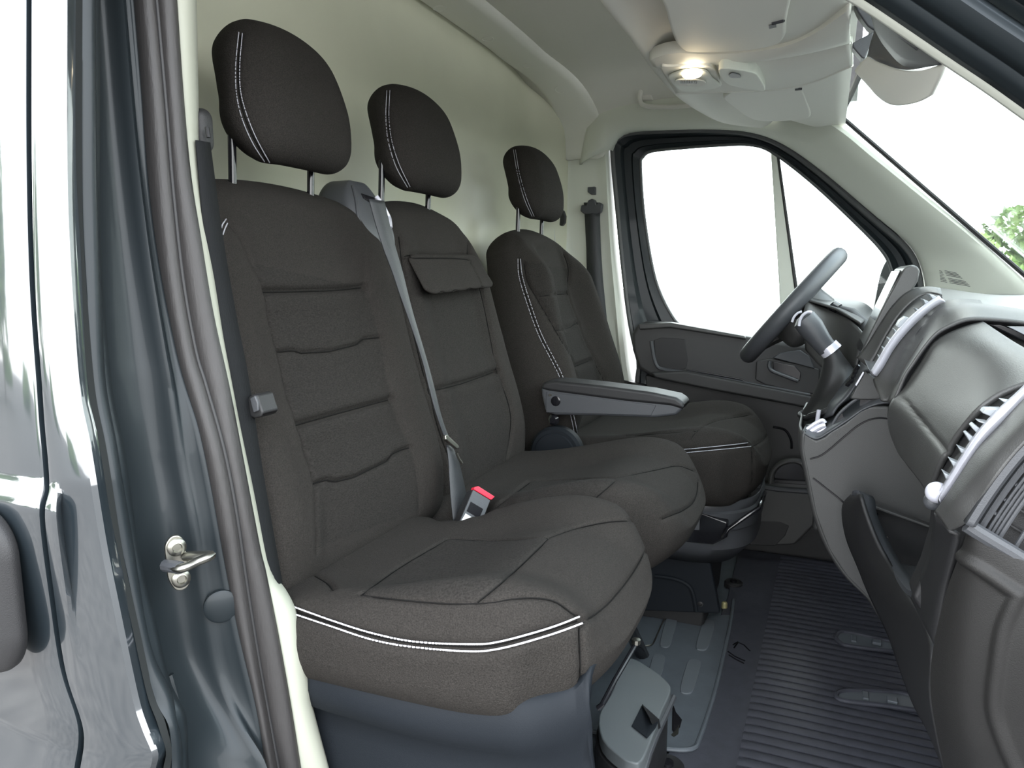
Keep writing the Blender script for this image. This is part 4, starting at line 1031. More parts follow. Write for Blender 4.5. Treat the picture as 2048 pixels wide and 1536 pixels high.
# ---- near end of the dashboard: band, grille frame, grille
E1 = [(1872, 1025, .80), (1897, 992, .79), (1926, 948, .79), (1960, 898, .79), (2001, 854, .79), (2048, 804, .79), (2120, 738, .79)]
E2 = [(1886, 1040, .78), (1912, 1010, .76), (1944, 968, .755), (1978, 924, .75), (2016, 880, .75), (2060, 836, .75), (2130, 772, .75)]
E3 = [(1900, 1062, .77), (1935, 1045, .745), (1962, 1004, .74), (1992, 958, .735), (2028, 912, .735), (2070, 868, .735), (2140, 806, .735)]
patch('end_moulding', [E1, E2, E3], 40, pd, ang=60)
fr_o = [(1934, 1050), (1960, 1008), (1992, 962), (2028, 916), (2060, 882), (2130, 815)]
fr_i = [(1948, 1052), (1972, 1014), (2002, 970), (2036, 926), (2068, 892), (2140, 828)]
a = resample_n(smooth_path(UL(fr_o, 'y', .735), 5), 30); c = resample_n(smooth_path(UL(fr_i, 'y', .74), 5), 30)
sheet('grille_frame', [[p+np.array([0, .01, 0]), p, p*.5+q*.5+np.array([0, -.003, 0]), q, q+np.array([0, .02, 0])] for p, q in zip(a, c)], .003, M['plastic_grey'], dash, ang=60)
gr = slab('side_grille', UL([(1948, 1052), (1972, 1014), (2002, 970), (2036, 926), (2068, 892), (2140, 828), (2160, 1240), (2048, 1130), (2000, 1095)], 'y', .775), (0, .02, 0), M['plastic'], dash, bevel=0)
def along(off, t0=0, t1=1, n=14):
    base = smooth_path([(1948, 1052), (1972, 1014), (2002, 970), (2036, 926), (2068, 892), (2140, 828)], 5)
    base = resample_n(base, n); return [(x+off[0], y+off[1]) for x, y in base]
for k, (dx, dy, r_) in enumerate([(12, 5, .0035), (24, 16, .0015), (31, 21, .0015), (38, 26, .0015), (46, 31, .0022), (78, 50, .002), (110, 72, .002)]):
    tube('grille_slat', [U(x, y, 'y', .762) for x, y in along((dx, dy))], r_, M['plastic_grey'], gr, 8)
for x0, y0, x1, y1 in [(1988, 1025, 2008, 1040), (2008, 998, 2028, 1013), (2030, 968, 2050, 982), (2060, 930, 2080, 944)]:
    tube('grille_bar', [U(x0, y0, 'y', .764), U(x1, y1, 'y', .764)], .002, M['plastic_grey'], gr, 6)
for x0, y0, x1, y1 in [(2010, 1042, 2060, 1072), (2030, 1012, 2080, 1042), (2050, 985, 2100, 1012)]:
    slab('grille_louvre', UL([(x0, y0), (x1, y1), (x1, y1+5), (x0+4, y0+6)], 'y', .768), (0, .006, 0), M['plastic'], gr, bevel=0)
# lower lip of the grille and the end lid
tube('grille_lip', [U(x, y, 'y', .745) for x, y in [(1934, 1050), (1952, 1062), (1985, 1082), (2020, 1103), (2070, 1135), (2140, 1180)]], .007, M['plastic_grey'], dash, 10)
E_l = [(1940, 1062, .76), (1924, 1109, .765), (1897, 1185, .78), (1871, 1297, .80), (1866, 1386, .81), (1880, 1475, .82), (1893, 1536, .825), (1915, 1640, .83)]
E_m = [(1958, 1070, .745), (1962, 1128, .745), (1950, 1200, .75), (1934, 1300, .755), (1930, 1386, .76), (1942, 1475, .765), (1960, 1536, .77), (1985, 1640, .775)]
E_r = [(2070, 1135, .74), (2100, 1190, .735), (2100, 1252, .73), (2085, 1319, .73), (2080, 1408, .735), (2100, 1475, .74), (2120, 1536, .745), (2150, 1640, .75)]
endp = patch('end_panel', [E_l, E_m, E_r], 120, M['end_plastic'], thick=.005, sm=40)
b_ = bvh_of(endp)
groove(endp, [cast_path(b_, [(1929, 1114), (1980, 1148), (2030, 1184)], 4)[0], cast_path(b_, [(2036, 1187), (2009, 1252), (1997, 1319), (1988, 1408), (2005, 1475), (2031, 1536)], 4)[0]], .006, .0045)
# ---- dark column and lower dash front
C_a = [(1705, 990, 1.34), (1687, 1015, 1.36), (1694, 1073, 1.33), (1719, 1136, 1.29), (1741, 1190, 1.25), (1777, 1265, 1.18), (1804, 1341, 1.10), (1830, 1408, 1.03), (1862, 1467, .97), (1893, 1545, .93), (1930, 1640, .90)]
C_b = [(1712, 992, 1.30), (1708, 1030, 1.29), (1725, 1085, 1.26), (1748, 1140, 1.22), (1772, 1190, 1.16), (1800, 1250, 1.08), (1826, 1310, 1.00), (1846, 1380, .95), (1870, 1450, .91), (1893, 1530, .88), (1930, 1640, .86)]
C_c = [(1722, 988, 1.27), (1735, 1030, 1.25), (1757, 1085, 1.22), (1785, 1135, 1.18), (1821, 1192, 1.08), (1850, 1235, .94), (1868, 1297, .86), (1864, 1386, .85), (1878, 1475, .85), (1893, 1536, .85), (1930, 1640, .85)]
patch('lower_front', [C_a, C_b, C_c], 70, M['plastic'], thick=.006)
slab('end_column', UL([(1860, 992), (1900, 1000), (1945, 1062), (1926, 1109), (1899, 1185), (1874, 1297), (1852, 1240), (1824, 1196), (1850, 1140), (1868, 1080), (1872, 1040)], 'y', .93), (0, .05, 0), M['plastic'], dash, bevel=.006)
patch('end_column', [[(1872, 1025, .80), (1868, 1060, .82), (1860, 1110, .88), (1840, 1160, .95), (1824, 1196, 1.06)], [(1900, 1062, .765), (1918, 1072, .765), (1906, 1120, .775), (1888, 1190, .79), (1872, 1290, .80)]], 20, M['plastic'])
# tray lip (lighter rounded rim) and tray interior
rim_o = [(1705, 986, 1.32), (1716, 984, 1.31), (1723, 1010, 1.29), (1741, 1056, 1.26), (1766, 1110, 1.22), (1790, 1152, 1.16), (1815, 1186, 1.09), (1832, 1192, 1.05)]
rim_i = [(1716, 984, 1.32), (1732, 991, 1.31), (1738, 1026, 1.29), (1760, 1076, 1.26), (1782, 1118, 1.22), (1805, 1152, 1.16), (1826, 1178, 1.09), (1842, 1184, 1.05)]
a, c = T3(rim_o, 50), T3(rim_i, 50)
sheet('tray_rim', [[p+np.array([.0, .004, -.01]), p, p*.5+q*.5+np.array([-.004, -.003, .003]), q, q+np.array([.012, .006, -.006])] for p, q in zip(a, c)], .004, M['plastic_grey'], dash, ang=70)
slab('tray_back', UL([(1725, 985), (1737, 1009), (1871, 1059), (1900, 1060), (1900, 1160), (1780, 1140), (1740, 1060)], 'y', 1.40), (0, .01, 0), M['plastic'], dash, bevel=0)
slab('tray_step', UL([(1735, 1006), (1872, 1056), (1873, 1062), (1737, 1014)], 'y', 1.375), (0, .02, 0), M['plastic_dash'], dash, bevel=.002)
slab('tray_base', [U(1786, 1123, 'y', 1.36), U(1860, 1137, 'y', 1.36), U(1845, 1180, 'y', 1.12), U(1826, 1181, 'y', 1.10)], (0, 0, -.015), M['plastic_grey'], dash, bevel=.004)
for x, y in [(1748, 1026), (1768, 1072)]:
    slab('tray_slot', UL([(x-7, y-3), (x+8, y+1), (x+8, y+5), (x-6, y+2)], 'y', 1.398), (0, .004, 0), M['gloss'], dash, bevel=0)
# ---- centre console body
cons = [(1605, 862), (1603, 900), (1611, 939), (1629, 1029), (1656, 1100), (1692, 1154), (1737, 1199), (1760, 1235), (1800, 1300), (1900, 1300), (1960, 1150), (1940, 1000), (1880, 1000), (1826, 940), (1795, 890), (1781, 846), (1781, 822), (1779, 812), (1740, 812), (1716, 822), (1690, 845), (1660, 862), (1650, 872), (1632, 880)]
co = slab('console_side', UL(cons, 'y', 1.42), (0, .012, 0), M['plastic_dash'], dash, bevel=.005)
cl_ = [U(x, y, 'y', 1.42) for x, y in cons[:9]]
L = resample_n(smooth_path(cl_, 6), 40)
sheet('console_front', [[p+np.array([.004, -.000, 0]), p+np.array([-.002, .01, 0]), p+np.array([-.006, .06, 0]), p+np.array([-.006, .20, 0]), p+np.array([-.0, .33, 0]), p+np.array([.03, .36, 0])] for p in L], .004, M['plastic_dash'], dash, ang=50)
# fine seam lines of the storage lid on the console side
for pts in ([(1620, 918), (1640, 912), (1660, 898), (1690, 872), (1715, 852), (1738, 840), (1760, 836), (1779, 838)], [(1782, 850), (1797, 892), (1828, 938), (1860, 984)], [(1626, 956), (1650, 975), (1685, 1003), (1690, 1012)]):
    tube('seam_line', [U(x, y, 'y', 1.419) for x, y in smooth_path(pts, 5)], .0016, M['gloss'], co, 6)
# upper console shelf with two cup holders
sh = [(1606, 868), (1630, 880), (1650, 874), (1690, 848), (1725, 822), (1760, 812), (1781, 812), (1790, 800), (1765, 790), (1740, 786), (1718, 790), (1700, 798), (1680, 812), (1660, 830), (1640, 842), (1615, 855)]
SH = UL(sh, 'y', 1.44)
top = patch('console_top', [[(1605, 864, 1.42), (1632, 878, 1.42), (1660, 864, 1.42), (1694, 842, 1.42), (1726, 820, 1.42), (1758, 808, 1.42), (1782, 806, 1.42)],
                            [(1608, 856, 1.47), (1636, 868, 1.45), (1662, 852, 1.45), (1696, 830, 1.45), (1728, 808, 1.45), (1758, 798, 1.45), (1785, 796, 1.45)],
                            [(1612, 850, 1.62), (1640, 846, 1.62), (1662, 826, 1.62), (1685, 806, 1.62), (1705, 794, 1.62), (1735, 786, 1.62), (1770, 784, 1.62)]], 40, M['plastic_grey'])
for pts in ([(1666, 852), (1672, 836), (1684, 824), (1686, 832), (1692, 845), (1682, 850)], [(1720, 806), (1721, 796), (1735, 793), (1750, 797), (1748, 802), (1734, 812), (1718, 822)]):
    slab('cup_holder_well', UL(pts, 'y', 1.445), (0, .002, 0), M['gloss'], dash, bevel=0)
P = smooth_path([(1664, 855), (1669, 842), (1680, 826), (1700, 808), (1718, 796), (1735, 792), (1752, 796)], 5)
tube('cup_holder_rim', [U(x, y, 'y', 1.445) for x, y in P], .003, M['plastic_grey'], dash, 8)
# console face rising to the controls
patch('console_face', [[(1640, 842, 1.55), (1650, 812, 1.55), (1668, 790, 1.55), (1690, 765, 1.55), (1708, 745, 1.55), (1725, 722, 1.52)],
                       [(1664, 830, 1.46), (1676, 812, 1.46), (1694, 795, 1.46), (1712, 770, 1.46), (1728, 745, 1.45), (1745, 742, 1.43)]], 24, M['plastic_grey'])
slab('console_cheek', UL([(1700, 798), (1712, 774), (1730, 742), (1746, 752), (1765, 765), (1768, 790), (1760, 800), (1720, 800)], 'y', 1.44), (0, .01, 0), M['plastic_dash'], dash, bevel=.003)
slab('silver_strip', UL([(1710, 770), (1726, 743), (1729, 746), (1713, 773)], 'y', 1.435), (0, .006, 0), M['chrome'], dash, bevel=.001)
kn = [(1708, 752), (1704, 762), (1712, 744), (1698, 768), (1716, 736)]
for x, y in kn: revolve('switch', [(.006, 0), (.006, .004), (.001, .005)], U(x, y, 'y', 1.47), (-1, -.5, .5), M['gloss'], dash, 10)
# binnacle and instrument hood beyond the screen
patch('binnacle_hood', [[(1612, 600, 1.78), (1640, 608, 1.76), (1670, 618, 1.74), (1695, 632, 1.70), (1722, 648, 1.66)],
                        [(1618, 588, 1.95), (1645, 596, 1.93), (1680, 604, 1.90), (1715, 616, 1.86), (1735, 640, 1.8)],
                        [(1640, 584, 2.1), (1670, 588, 2.1), (1700, 596, 2.1), (1735, 612, 2.05), (1760, 640, 2.0)]], 24, M['plastic_dash'])
patch('binnacle_face', [[(1612, 602, 1.78), (1660, 622, 1.76), (1700, 640, 1.70), (1728, 668, 1.62)], [(1606, 640, 1.74), (1650, 680, 1.72), (1690, 700, 1.68), (1716, 716, 1.60)], [(1612, 700, 1.74), (1650, 740, 1.7), (1690, 755, 1.66), (1712, 760, 1.6)]], 20, M['plastic_dash'])
slab('dash_core', [(.02, 1.50, .46), (.13, 1.50, .80), (.5, 1.50, .80), (.5, 1.50, .46)], (0, .86, 0), M['plastic'], dash, bevel=.01)
slab('knee_panel', [(-.0, 1.80, .30), (.03, 1.80, .62), (.13, 1.80, .78), (.3, 1.80, .78), (.3, 1.80, .30)], (0, .54, 0), M['plastic_dash'], dash, bevel=.01)
slab('fire_wall', [(.55, .62, .0), (.60, .62, .0), (.60, .62, .8), (.55, .62, .8)], (0, 1.78, 0), M['plastic'], dash, bevel=0)
# near inner closing wall of the dash so the inside is not hollow
slab('dash_side', [(.16, .80, .35), (.19, .80, .66), (.27, .80, .80), (.60, .80, .84), (.60, .80, .0), (.24, .80, .0)], (0, .03, 0), M['end_plastic'], dash, bevel=.004)

# ------------------------------------------------------------------ touch screen
ts = thing('touch_screen', 'upright slim display screen standing on top of the dashboard', 'screen')
n = np.array([.0, -1, 0])
o = slab('housing', UL([(1722, 712), (1732, 718), (1742, 716), (1765, 680), (1795, 630), (1820, 590), (1836, 562), (1840, 542), (1836, 533), (1824, 529), (1808, 536), (1795, 560), (1770, 605), (1745, 655), (1726, 695)], 'y', 1.42), (0, .19, 0), M['plastic_dash'], ts, bevel=.006, seg=3)
o2 = slab('glass_face', [U(1723, 706, 'y', 1.428), U(1803, 540, 'y', 1.428), U(1803, 540, 'y', 1.428)+np.array([0, .175, 0]), U(1723, 706, 'y', 1.428)+np.array([0, .175, 0])], (-.003, 0, -.0015), M['gloss'], ts, bevel=.002)

# ------------------------------------------------------------------ steering wheel and stalks
sw = thing('steering_wheel', 'dark leather steering wheel with silver spoke accents', 'steering wheel')
ca, cb = U(1683, 505, 'y', 1.93), U(1492, 715, 'y', 1.93)
cw = (ca+cb)/2; ax1 = (ca-cb)/2; Rw = np.linalg.norm(ax1); ax1 /= Rw; ax2 = np.array([0, 1., 0]); nw = np.cross(ax1, ax2); nw /= np.linalg.norm(nw)
if nw[0] > 0: nw = -nw
rimc = [cw+Rw*.93*(math.cos(t)*ax1+math.sin(t)*ax2) for t in np.linspace(0, 2*math.pi, 64, endpoint=False)]
tube('rim', rimc, .0215, M['plastic_grey'], sw, 14, closed=True)
V, F = rbox_np((.05, .085, .075), (.03, .05, .05), .006)
B = np.stack([nw, ax2, ax1], 1)
dense_mesh('hub', (V@B.T)+(cw-nw*.035)[None], F, M['plastic_dash'], sw)
for a, bdir in [(1, ax2), (-1, -ax2), (0, -ax1)]:
    P = [cw-nw*.03+bdir*.06, cw-nw*.02+bdir*(Rw*.55), cw+bdir*(Rw*.92)]
    sp = tube('spoke', P, [.03, .022, .016], M['plastic_dash'], sw, 10, flat=.55)
    tube('silver_accent', [p+nw*.016+ax1*.004 for p in P[:2]], .005, M['chrome'], sp, 8)
tube('column', [cw-nw*.05, cw-nw*.30], [.05, .065], M['plastic'], sw, 18)
lv = thing('control_stalk', 'black column stalk with ribbed end between wheel and screen', 'stalk')
tube('arm', [U(1730, 660, 'y', 1.75), U(1700, 630, 'y', 1.76), U(1675, 622, 'y', 1.78)], [.022, .017, .014], M['plastic'], lv, 14)
revolve('tip', [(.013, 0), (.017, .003), (.017, .016), (.014, .020), (.001, .021)], U(1677, 623, 'y', 1.775), U(1665, 616, 'y', 1.78)-U(1677, 623, 'y', 1.775), M['gloss'], lv, 18)

# ------------------------------------------------------------------ gear lever
gl = thing('gear_lever', 'grey gear knob with silver collar and black leather gaiter', 'gear lever')
Yg = 1.60
tube('knob', [U(1656, 700, 'y', Yg), U(1640, 680, 'y', Yg), U(1622, 655, 'y', Yg), U(1608, 638, 'y', Yg), U(1601, 632, 'y', Yg)], [.019, .021, .025, .024, .010], M['plastic_grey'], gl, 18)
tube('silver_collar', [U(1652, 705, 'y', Yg), U(1668, 692, 'y', Yg)], .010, M['chrome'], gl, 12) if False else tube('silver_collar', [U(1655, 693, 'y', Yg), U(1665, 704, 'y', Yg)], [.0205, .0215], M['chrome'], gl, 18)
P = smooth_path([(1598, 652), (1600, 640), (1606, 630), (1616, 624), (1624, 625)], 4)
tube('silver_ring', [U(x, y, 'y', Yg-.024) for x, y in P], .003, M['chrome'], gl, 8)
P = smooth_path([(1584, 644), (1588, 634), (1596, 626), (1604, 623)], 4)
tube('silver_ring', [U(x, y, 'y', Yg+.02) for x, y in P], .0025, M['chrome'], gl, 8)
def gaiter():
    c0 = U(1662, 702, 'y', Yg); c1 = U(1672, 760, 'y', Yg); c2 = U(1668, 800, 'y', Yg); rows = []
    for t in np.linspace(0, 1, 26):
        c = (1-t)**2*c0+2*t*(1-t)*c1+t*t*c2; rr = .018+.060*t**1.2
        rows.append([c+np.array([rr*math.cos(a)*(1+.10*math.sin(5*a+6*t)*t)*.75, rr*math.sin(a)*(1+.10*math.sin(4*a+9*t)*t), rr*.5*math.cos(a)]) for a in np.linspace(0, 2*math.pi, 48, endpoint=False)])
    V, F = vf_grid(rows, cv=True); mesh('gaiter', V, F, M['rubber'], gl, ang=0)
    tube('gaiter_rim', rows[-1], .006, M['plastic'], gl, 8, closed=True)
gaiter()

# chrome spring clip holder at the console corner
kc = thing('clip_holder', 'ribbed silver clip bracket on the rear corner of the console', 'bracket')
for pts, r_ in [([(1605, 866), (1618, 856), (1634, 845), (1645, 841), (1650, 846)], .004), ([(1611, 871), (1625, 862), (1640, 853), (1651, 850)], .005), ([(1616, 874), (1630, 868), (1645, 860), (1654, 856)], .0025), ([(1620, 877), (1636, 872), (1648, 864), (1656, 858)], .0025), ([(1605, 864), (1608, 872), (1612, 878), (1616, 879)], .0035)]:
    tube('wire', [U(x, y, 'y', 1.46) for x, y in smooth_path(pts, 4)], r_, M['chrome'], kc, 8)
tube('post', [U(1634, 845, 'y', 1.50), U(1636, 832, 'y', 1.50), U(1638, 820, 'y', 1.50)], .004, M['chrome'], kc, 8)
slab('plate', UL([(1606, 868), (1640, 842), (1652, 848), (1654, 858), (1620, 876)], 'y', 1.47), (0, .02, 0), M['gloss'], kc, bevel=.002)
# ------------------------------------------------------------------ overhead shelf, visors, lamp
osf = thing('overhead_shelf', 'cream moulded overhead shelf over the windscreen', 'shelf')
ZS = 1.315
# rear lip of the shelf: curved in plan
lip = [U(1165, -60, 'z', ZS+.03), U(1215, 10, 'z', ZS+.02), U(1262, 70, 'z', ZS+.01), U(1306, 132, 'z', ZS), U(1352, 186, 'z', ZS), U(1400, 220, 'z', ZS+.004), U(1450, 243, 'z', ZS+.012), U(1520, 252, 'z', ZS+.02)]
L = resample_n(smooth_path(lip, 6), 60); rows = []
for k, p in enumerate(L):
    rows.append([p+np.array([.03, 0, .17]), p+np.array([-.004, 0, .12]), p+np.array([-.010, 0, .03]), p+np.array([-.006, 0, .004]), p+np.array([.004, 0, -.004]), p+np.array([.020, 0, .002]), p+np.array([.045, 0, .018]), p+np.array([.09, 0, .03])])
G = np.stack([smooth_path(r, 3) for r in np.array(rows)])
sheet('rear_lip', G, .004, M['headplastic'], osf, off=0, ang=70)
# underside
rows = []
for k, p in enumerate(L):
    a = p+np.array([.085, 0, .03]); e = np.array([.02, a[1], 1.315])
    if a[0] > -.03: a = np.array([-.03, a[1], a[2]])
    rows.append([a*(1-t)+e*t+np.array([0, 0, -.02*math.sin(math.pi*t)]) for t in np.linspace(0, 1, 10)])
sheet('underside', rows, .006, M['headplastic'], osf, off=0, ang=60)
slab('near_end', [U(1165, -60, 'z', ZS+.03)+np.array([0, -.3, 0]), U(1165, -60, 'z', ZS+.03), np.array([.02, U(1165, -60, 'z', ZS+.03)[1], 1.315]), np.array([.02, .62, 1.315])], (0, 0, .02), M['headplastic'], osf)
# header rail in front, with the hanging fascia seen below the shelf
fas = [(1318, 132), (1400, 128), (1500, 122), (1580, 112), (1640, 100), (1700, 84)]
fas2 = [(1352, 186), (1440, 183), (1530, 180), (1590, 172), (1640, 158), (1704, 130)]
YA = [1.50, 1.52, 1.54, 1.55, 1.56, 1.57]
a = resample_n(smooth_path([U(x, y, 'z', 1.300) for x, y in fas], 6), 40); c = resample_n(smooth_path([U(x, y, 'z', 1.292) for x, y in fas2], 6), 40)
sheet('fascia', [[p+np.array([0, -.01, .01]), p, p*.5+q*.5, q, q+np.array([0, .012, .02])] for p, q in zip(a, c)], .004, M['headplastic'], osf, ang=50)
tube('fascia_edge', a, .0035, M['headplastic'], osf, 8); tube('fascia_edge', c, .0035, M['headplastic'], osf, 8)
slab('fascia_post', [U(1699, 84, 'z', 1.30), U(1704, 84, 'z', 1.30), U(1706, 132, 'z', 1.292), U(1700, 132, 'z', 1.292)], (0, 0, .01), M['cream'], osf, bevel=.001)
# raised shelf ridge in front of the near visor
rid = [(1300, 120), (1345, 106), (1420, 108), (1500, 104), (1570, 92), (1630, 66), (1700, 18)]
a = resample_n(smooth_path([U(x, y, 'z', 1.302) for x, y in rid], 6), 40); c = resample_n(smooth_path([U(x, y, 'z', 1.298) for x, y in fas], 6), 40)
sheet('ridge', [[p+np.array([0, -.0, .02]), p, p*.6+q*.4+np.array([0, 0, -.006]), p*.2+q*.8+np.array([0, 0, -.004]), q] for p, q in zip(a, c)], .004, M['headplastic'], osf, ang=60)
# sun visors
def visor(label, pts, z, clip):
    v = thing('sun_visor', label, 'sun visor')
    slab('board', [U(x, y, 'z', z) for x, y in smooth_path(pts, 4, True)], (0, 0, .016), M['headplastic'], v, bevel=.006, seg=3)
    (x0, y0), (x1, y1) = clip
    tube('pivot_rod', [U(x0, y0, 'z', z), U(x1, y1, 'z', z)], .0035, M['plastic_grey'], v, 8)
    return v
v1 = visor('near cream sun visor folded up above the lamp', [(1318, -60), (1330, 20), (1345, 72), (1360, 98), (1382, 106), (1440, 106), (1500, 102), (1550, 92), (1568, 78), (1572, 50), (1565, -60)], 1.296, ((1545, 46), (1568, 40)))
slab('label', [U(x, y, 'z', 1.2955) for x, y in [(1538, 50), (1552, 47), (1553, 54), (1539, 57)]], (0, 0, -.0006), M['plastic_grey'], v1, bevel=0)
visor('far cream sun visor above the driver window', [(1446, 196), (1470, 182), (1520, 177), (1580, 175), (1604, 178), (1616, 205), (1622, 228), (1612, 238), (1560, 243), (1515, 242), (1490, 232), (1465, 214)], 1.304, ((1590, 178), (1604, 177)))
# roof lamp
lp = thing('courtesy_lamp', 'lit oval courtesy lamp in a cream switch housing', 'lamp')
zl = 1.288
body = slab('housing', [U(x, y, 'z', zl) for x, y in smooth_path([(1322, 137), (1345, 134), (1395, 132), (1425, 134), (1442, 168), (1436, 176), (1410, 180), (1375, 181), (1352, 178)], 4, True)], (0, 0, .02), M['headplastic'], lp, bevel=.004)
slab('dish', [U(x, y, 'z', zl-.001) for x, y in smooth_path([(1337, 152), (1352, 142), (1380, 136), (1412, 138), (1424, 152), (1440, 168), (1405, 178), (1362, 178)], 4, True)], (0, 0, -.004), M['cream'], lp, bevel=.002)
slab('lens', [U(x, y, 'z', zl-.006) for x, y in smooth_path([(1364, 148), (1370, 140), (1385, 136), (1400, 138), (1404, 146), (1396, 152), (1382, 154), (1370, 153)], 4, True)], (0, 0, -.004), M['lamp'], lp, bevel=.002)
sw_ = slab('switch_plate', [U(x, y, 'z', zl-.006) for x, y in smooth_path([(1350, 162), (1358, 157), (1390, 157), (1408, 160), (1412, 166), (1400, 169), (1372, 170), (1356, 168)], 4, True)], (0, 0, -.003), M['headplastic'], lp, bevel=.001)
for k in range(7):
    x = 1360+k*5; slab('switch_tooth', [U(a, b, 'z', zl-.0095) for a, b in [(x, 161), (x+3, 161), (x+4, 166), (x+1, 166)]], (0, 0, -.001), M['plastic_grey'], lp, bevel=0)
ll = bpy.data.lights.new('lamp_light', 'POINT'); ll.energy = .03; ll.color = (1, .78, .5); ll.shadow_soft_size = .02
lo = bpy.data.objects.new('lamp_light', ll); COL.objects.link(lo); lo.location = U(1386, 148, 'z', zl-.03); lo.parent = lp
mb_ = thing('microphone_box', 'cream sensor box with grey button beside the courtesy lamp', 'sensor box')
slab('housing', [U(x, y, 'z', 1.278) for x, y in smooth_path([(1437, 142), (1455, 138), (1505, 146), (1520, 158), (1530, 178), (1524, 183), (1490, 178), (1458, 170), (1445, 160)], 3, True)], (0, 0, .025), M['cream'], mb_, bevel=.003)
slab('button', [U(x, y, 'z', 1.2775) for x, y in smooth_path([(1458, 148), (1464, 144), (1478, 147), (1482, 153), (1470, 154), (1460, 153)], 4, True)], (0, 0, -.002), M['plastic_grey'], mb_, bevel=.001)
# sensor and camera housing behind the windscreen
shs = thing('windscreen_sensor_housing', 'blue grey plastic sensor cowl hanging at the top of the windscreen', 'sensor cowl')
sy = 1.22
def UX(x, y, Y): return U(x, y, 'y', Y)
m_ = M['plastic_grey']
top_ = [(1730, -20, 1.15), (1780, 20, 1.12), (1840, 60, 1.08), (1895, 112, 1.05)]
mid_l = [(1752, 58, 1.22), (1772, 92, 1.20), (1815, 133, 1.15), (1885, 128, 1.06)]
bot_l = [(1708, 132, 1.34), (1738, 172, 1.30), (1785, 205, 1.24), (1862, 192, 1.12)]
low = [(1730, 150, 1.36), (1765, 200, 1.30), (1800, 209, 1.26), (1862, 190, 1.14)]
G = [T3(top_, 24), T3(mid_l, 24)]
patch('cowl', [top_, mid_l], 24, m_, shs)
patch('cowl_lower', [[(1738, 112, 1.28), (1765, 125, 1.24), (1800, 138, 1.18), (1845, 140, 1.12), (1893, 124, 1.06)],
                     [(1712, 140, 1.34), (1745, 165, 1.29), (1780, 182, 1.24), (1835, 178, 1.16), (1882, 152, 1.08)],
                     [(1728, 152, 1.35), (1752, 186, 1.31), (1785, 208, 1.26), (1830, 206, 1.18), (1864, 190, 1.12)]], 24, M['headplastic'], shs)
patch('cowl_face', [[(1752, 58, 1.23), (1790, 66, 1.18), (1830, 80, 1.12), (1880, 105, 1.07)], [(1742, 90, 1.26), (1775, 112, 1.22), (1815, 128, 1.15), (1890, 122, 1.06)], [(1738, 112, 1.28), (1765, 127, 1.23), (1815, 140, 1.15), (1893, 124, 1.06)]], 24, m_, shs)
for a, c in (((1797, 73), (1834, 100)), ((1804, 66), (1848, 98))):
    slab('cooling_slot', UL([a, (a[0]+4, a[1]), (c[0]+4, c[1]), c], 'y', 1.10), (0, .004, 0), M['plastic'], shs, bevel=0)
slab('bracket', UL([(1700, -10), (1722, -8), (1752, 30), (1760, 58), (1750, 62), (1735, 52), (1715, 24)], 'y', 1.30), (0, .03, 0), m_, shs, bevel=.003)
slab('bracket', UL([(1704, 86), (1748, 62), (1745, 90), (1738, 96), (1730, 117), (1724, 116), (1706, 95)], 'y', 1.30), (0, .03, 0), m_, shs, bevel=.003)
# grab handle recess on the far header
gh = thing('grab_handle', 'faint cream folded grab handle on the far roof side', 'handle')
P = smooth_path([(1282, 178), (1280, 200), (1292, 212), (1345, 214), (1400, 208)], 5)
tube('grip', [U(x, y, 'y', 2.335) for x, y in P], .007, M['headliner'], gh, 10)
slab('base', UL([(1275, 172), (1300, 172), (1305, 200), (1283, 200)], 'y', 2.345), (0, .02, 0), M['headliner'], gh, bevel=.004)
# ------------------------------------------------------------------ driver door trim panel
dt = thing('door_trim_panel', 'black plastic trim of the driver door with pockets and armrest', 'door trim')
YD = 2.35
up_ = [(1264, 700), (1263, 668), (1272, 650), (1292, 643), (1340, 646), (1420, 660), (1500, 674), (1580, 686), (1660, 694), (1760, 705), (1760, 840), (1660, 818), (1615, 812), (1540, 800), (1420, 778), (1340, 762), (1300, 752), (1276, 738)]
o = slab('upper_panel', UL(up_, 'y', YD), (0, .07, 0), M['door_plastic'], dt, bevel=.014, seg=3)
# recess of the upper storage pocket
slab('pocket', UL([(1308, 680), (1322, 675), (1370, 678), (1376, 720), (1372, 738), (1350, 742), (1322, 736), (1310, 722)], 'y', YD-.002), (0, .006, 0), M['plastic'], dt, bevel=.004)
tube('pocket_rim', [U(x, y, 'y', YD-.002) for x, y in smooth_path([(1303, 682), (1306, 705), (1312, 728), (1324, 738), (1370, 745), (1430, 755), (1500, 768), (1560, 778), (1620, 790)], 5)], .006, M['plastic_grey'], dt, 10)
slab('shelf_slot', UL([(1372, 738), (1420, 746), (1480, 757), (1520, 772), (1600, 788), (1600, 796), (1480, 772), (1376, 746)], 'y', YD-.003), (0, .006, 0), M['gloss'], dt, bevel=.002)
ar = slab('arm_ledge', UL([(1372, 742), (1480, 764), (1620, 792), (1640, 800), (1640, 822), (1540, 802), (1420, 780), (1310, 757), (1300, 745)], 'y', YD-.02), (0, .03, 0), M['door_plastic'], dt, bevel=.008)
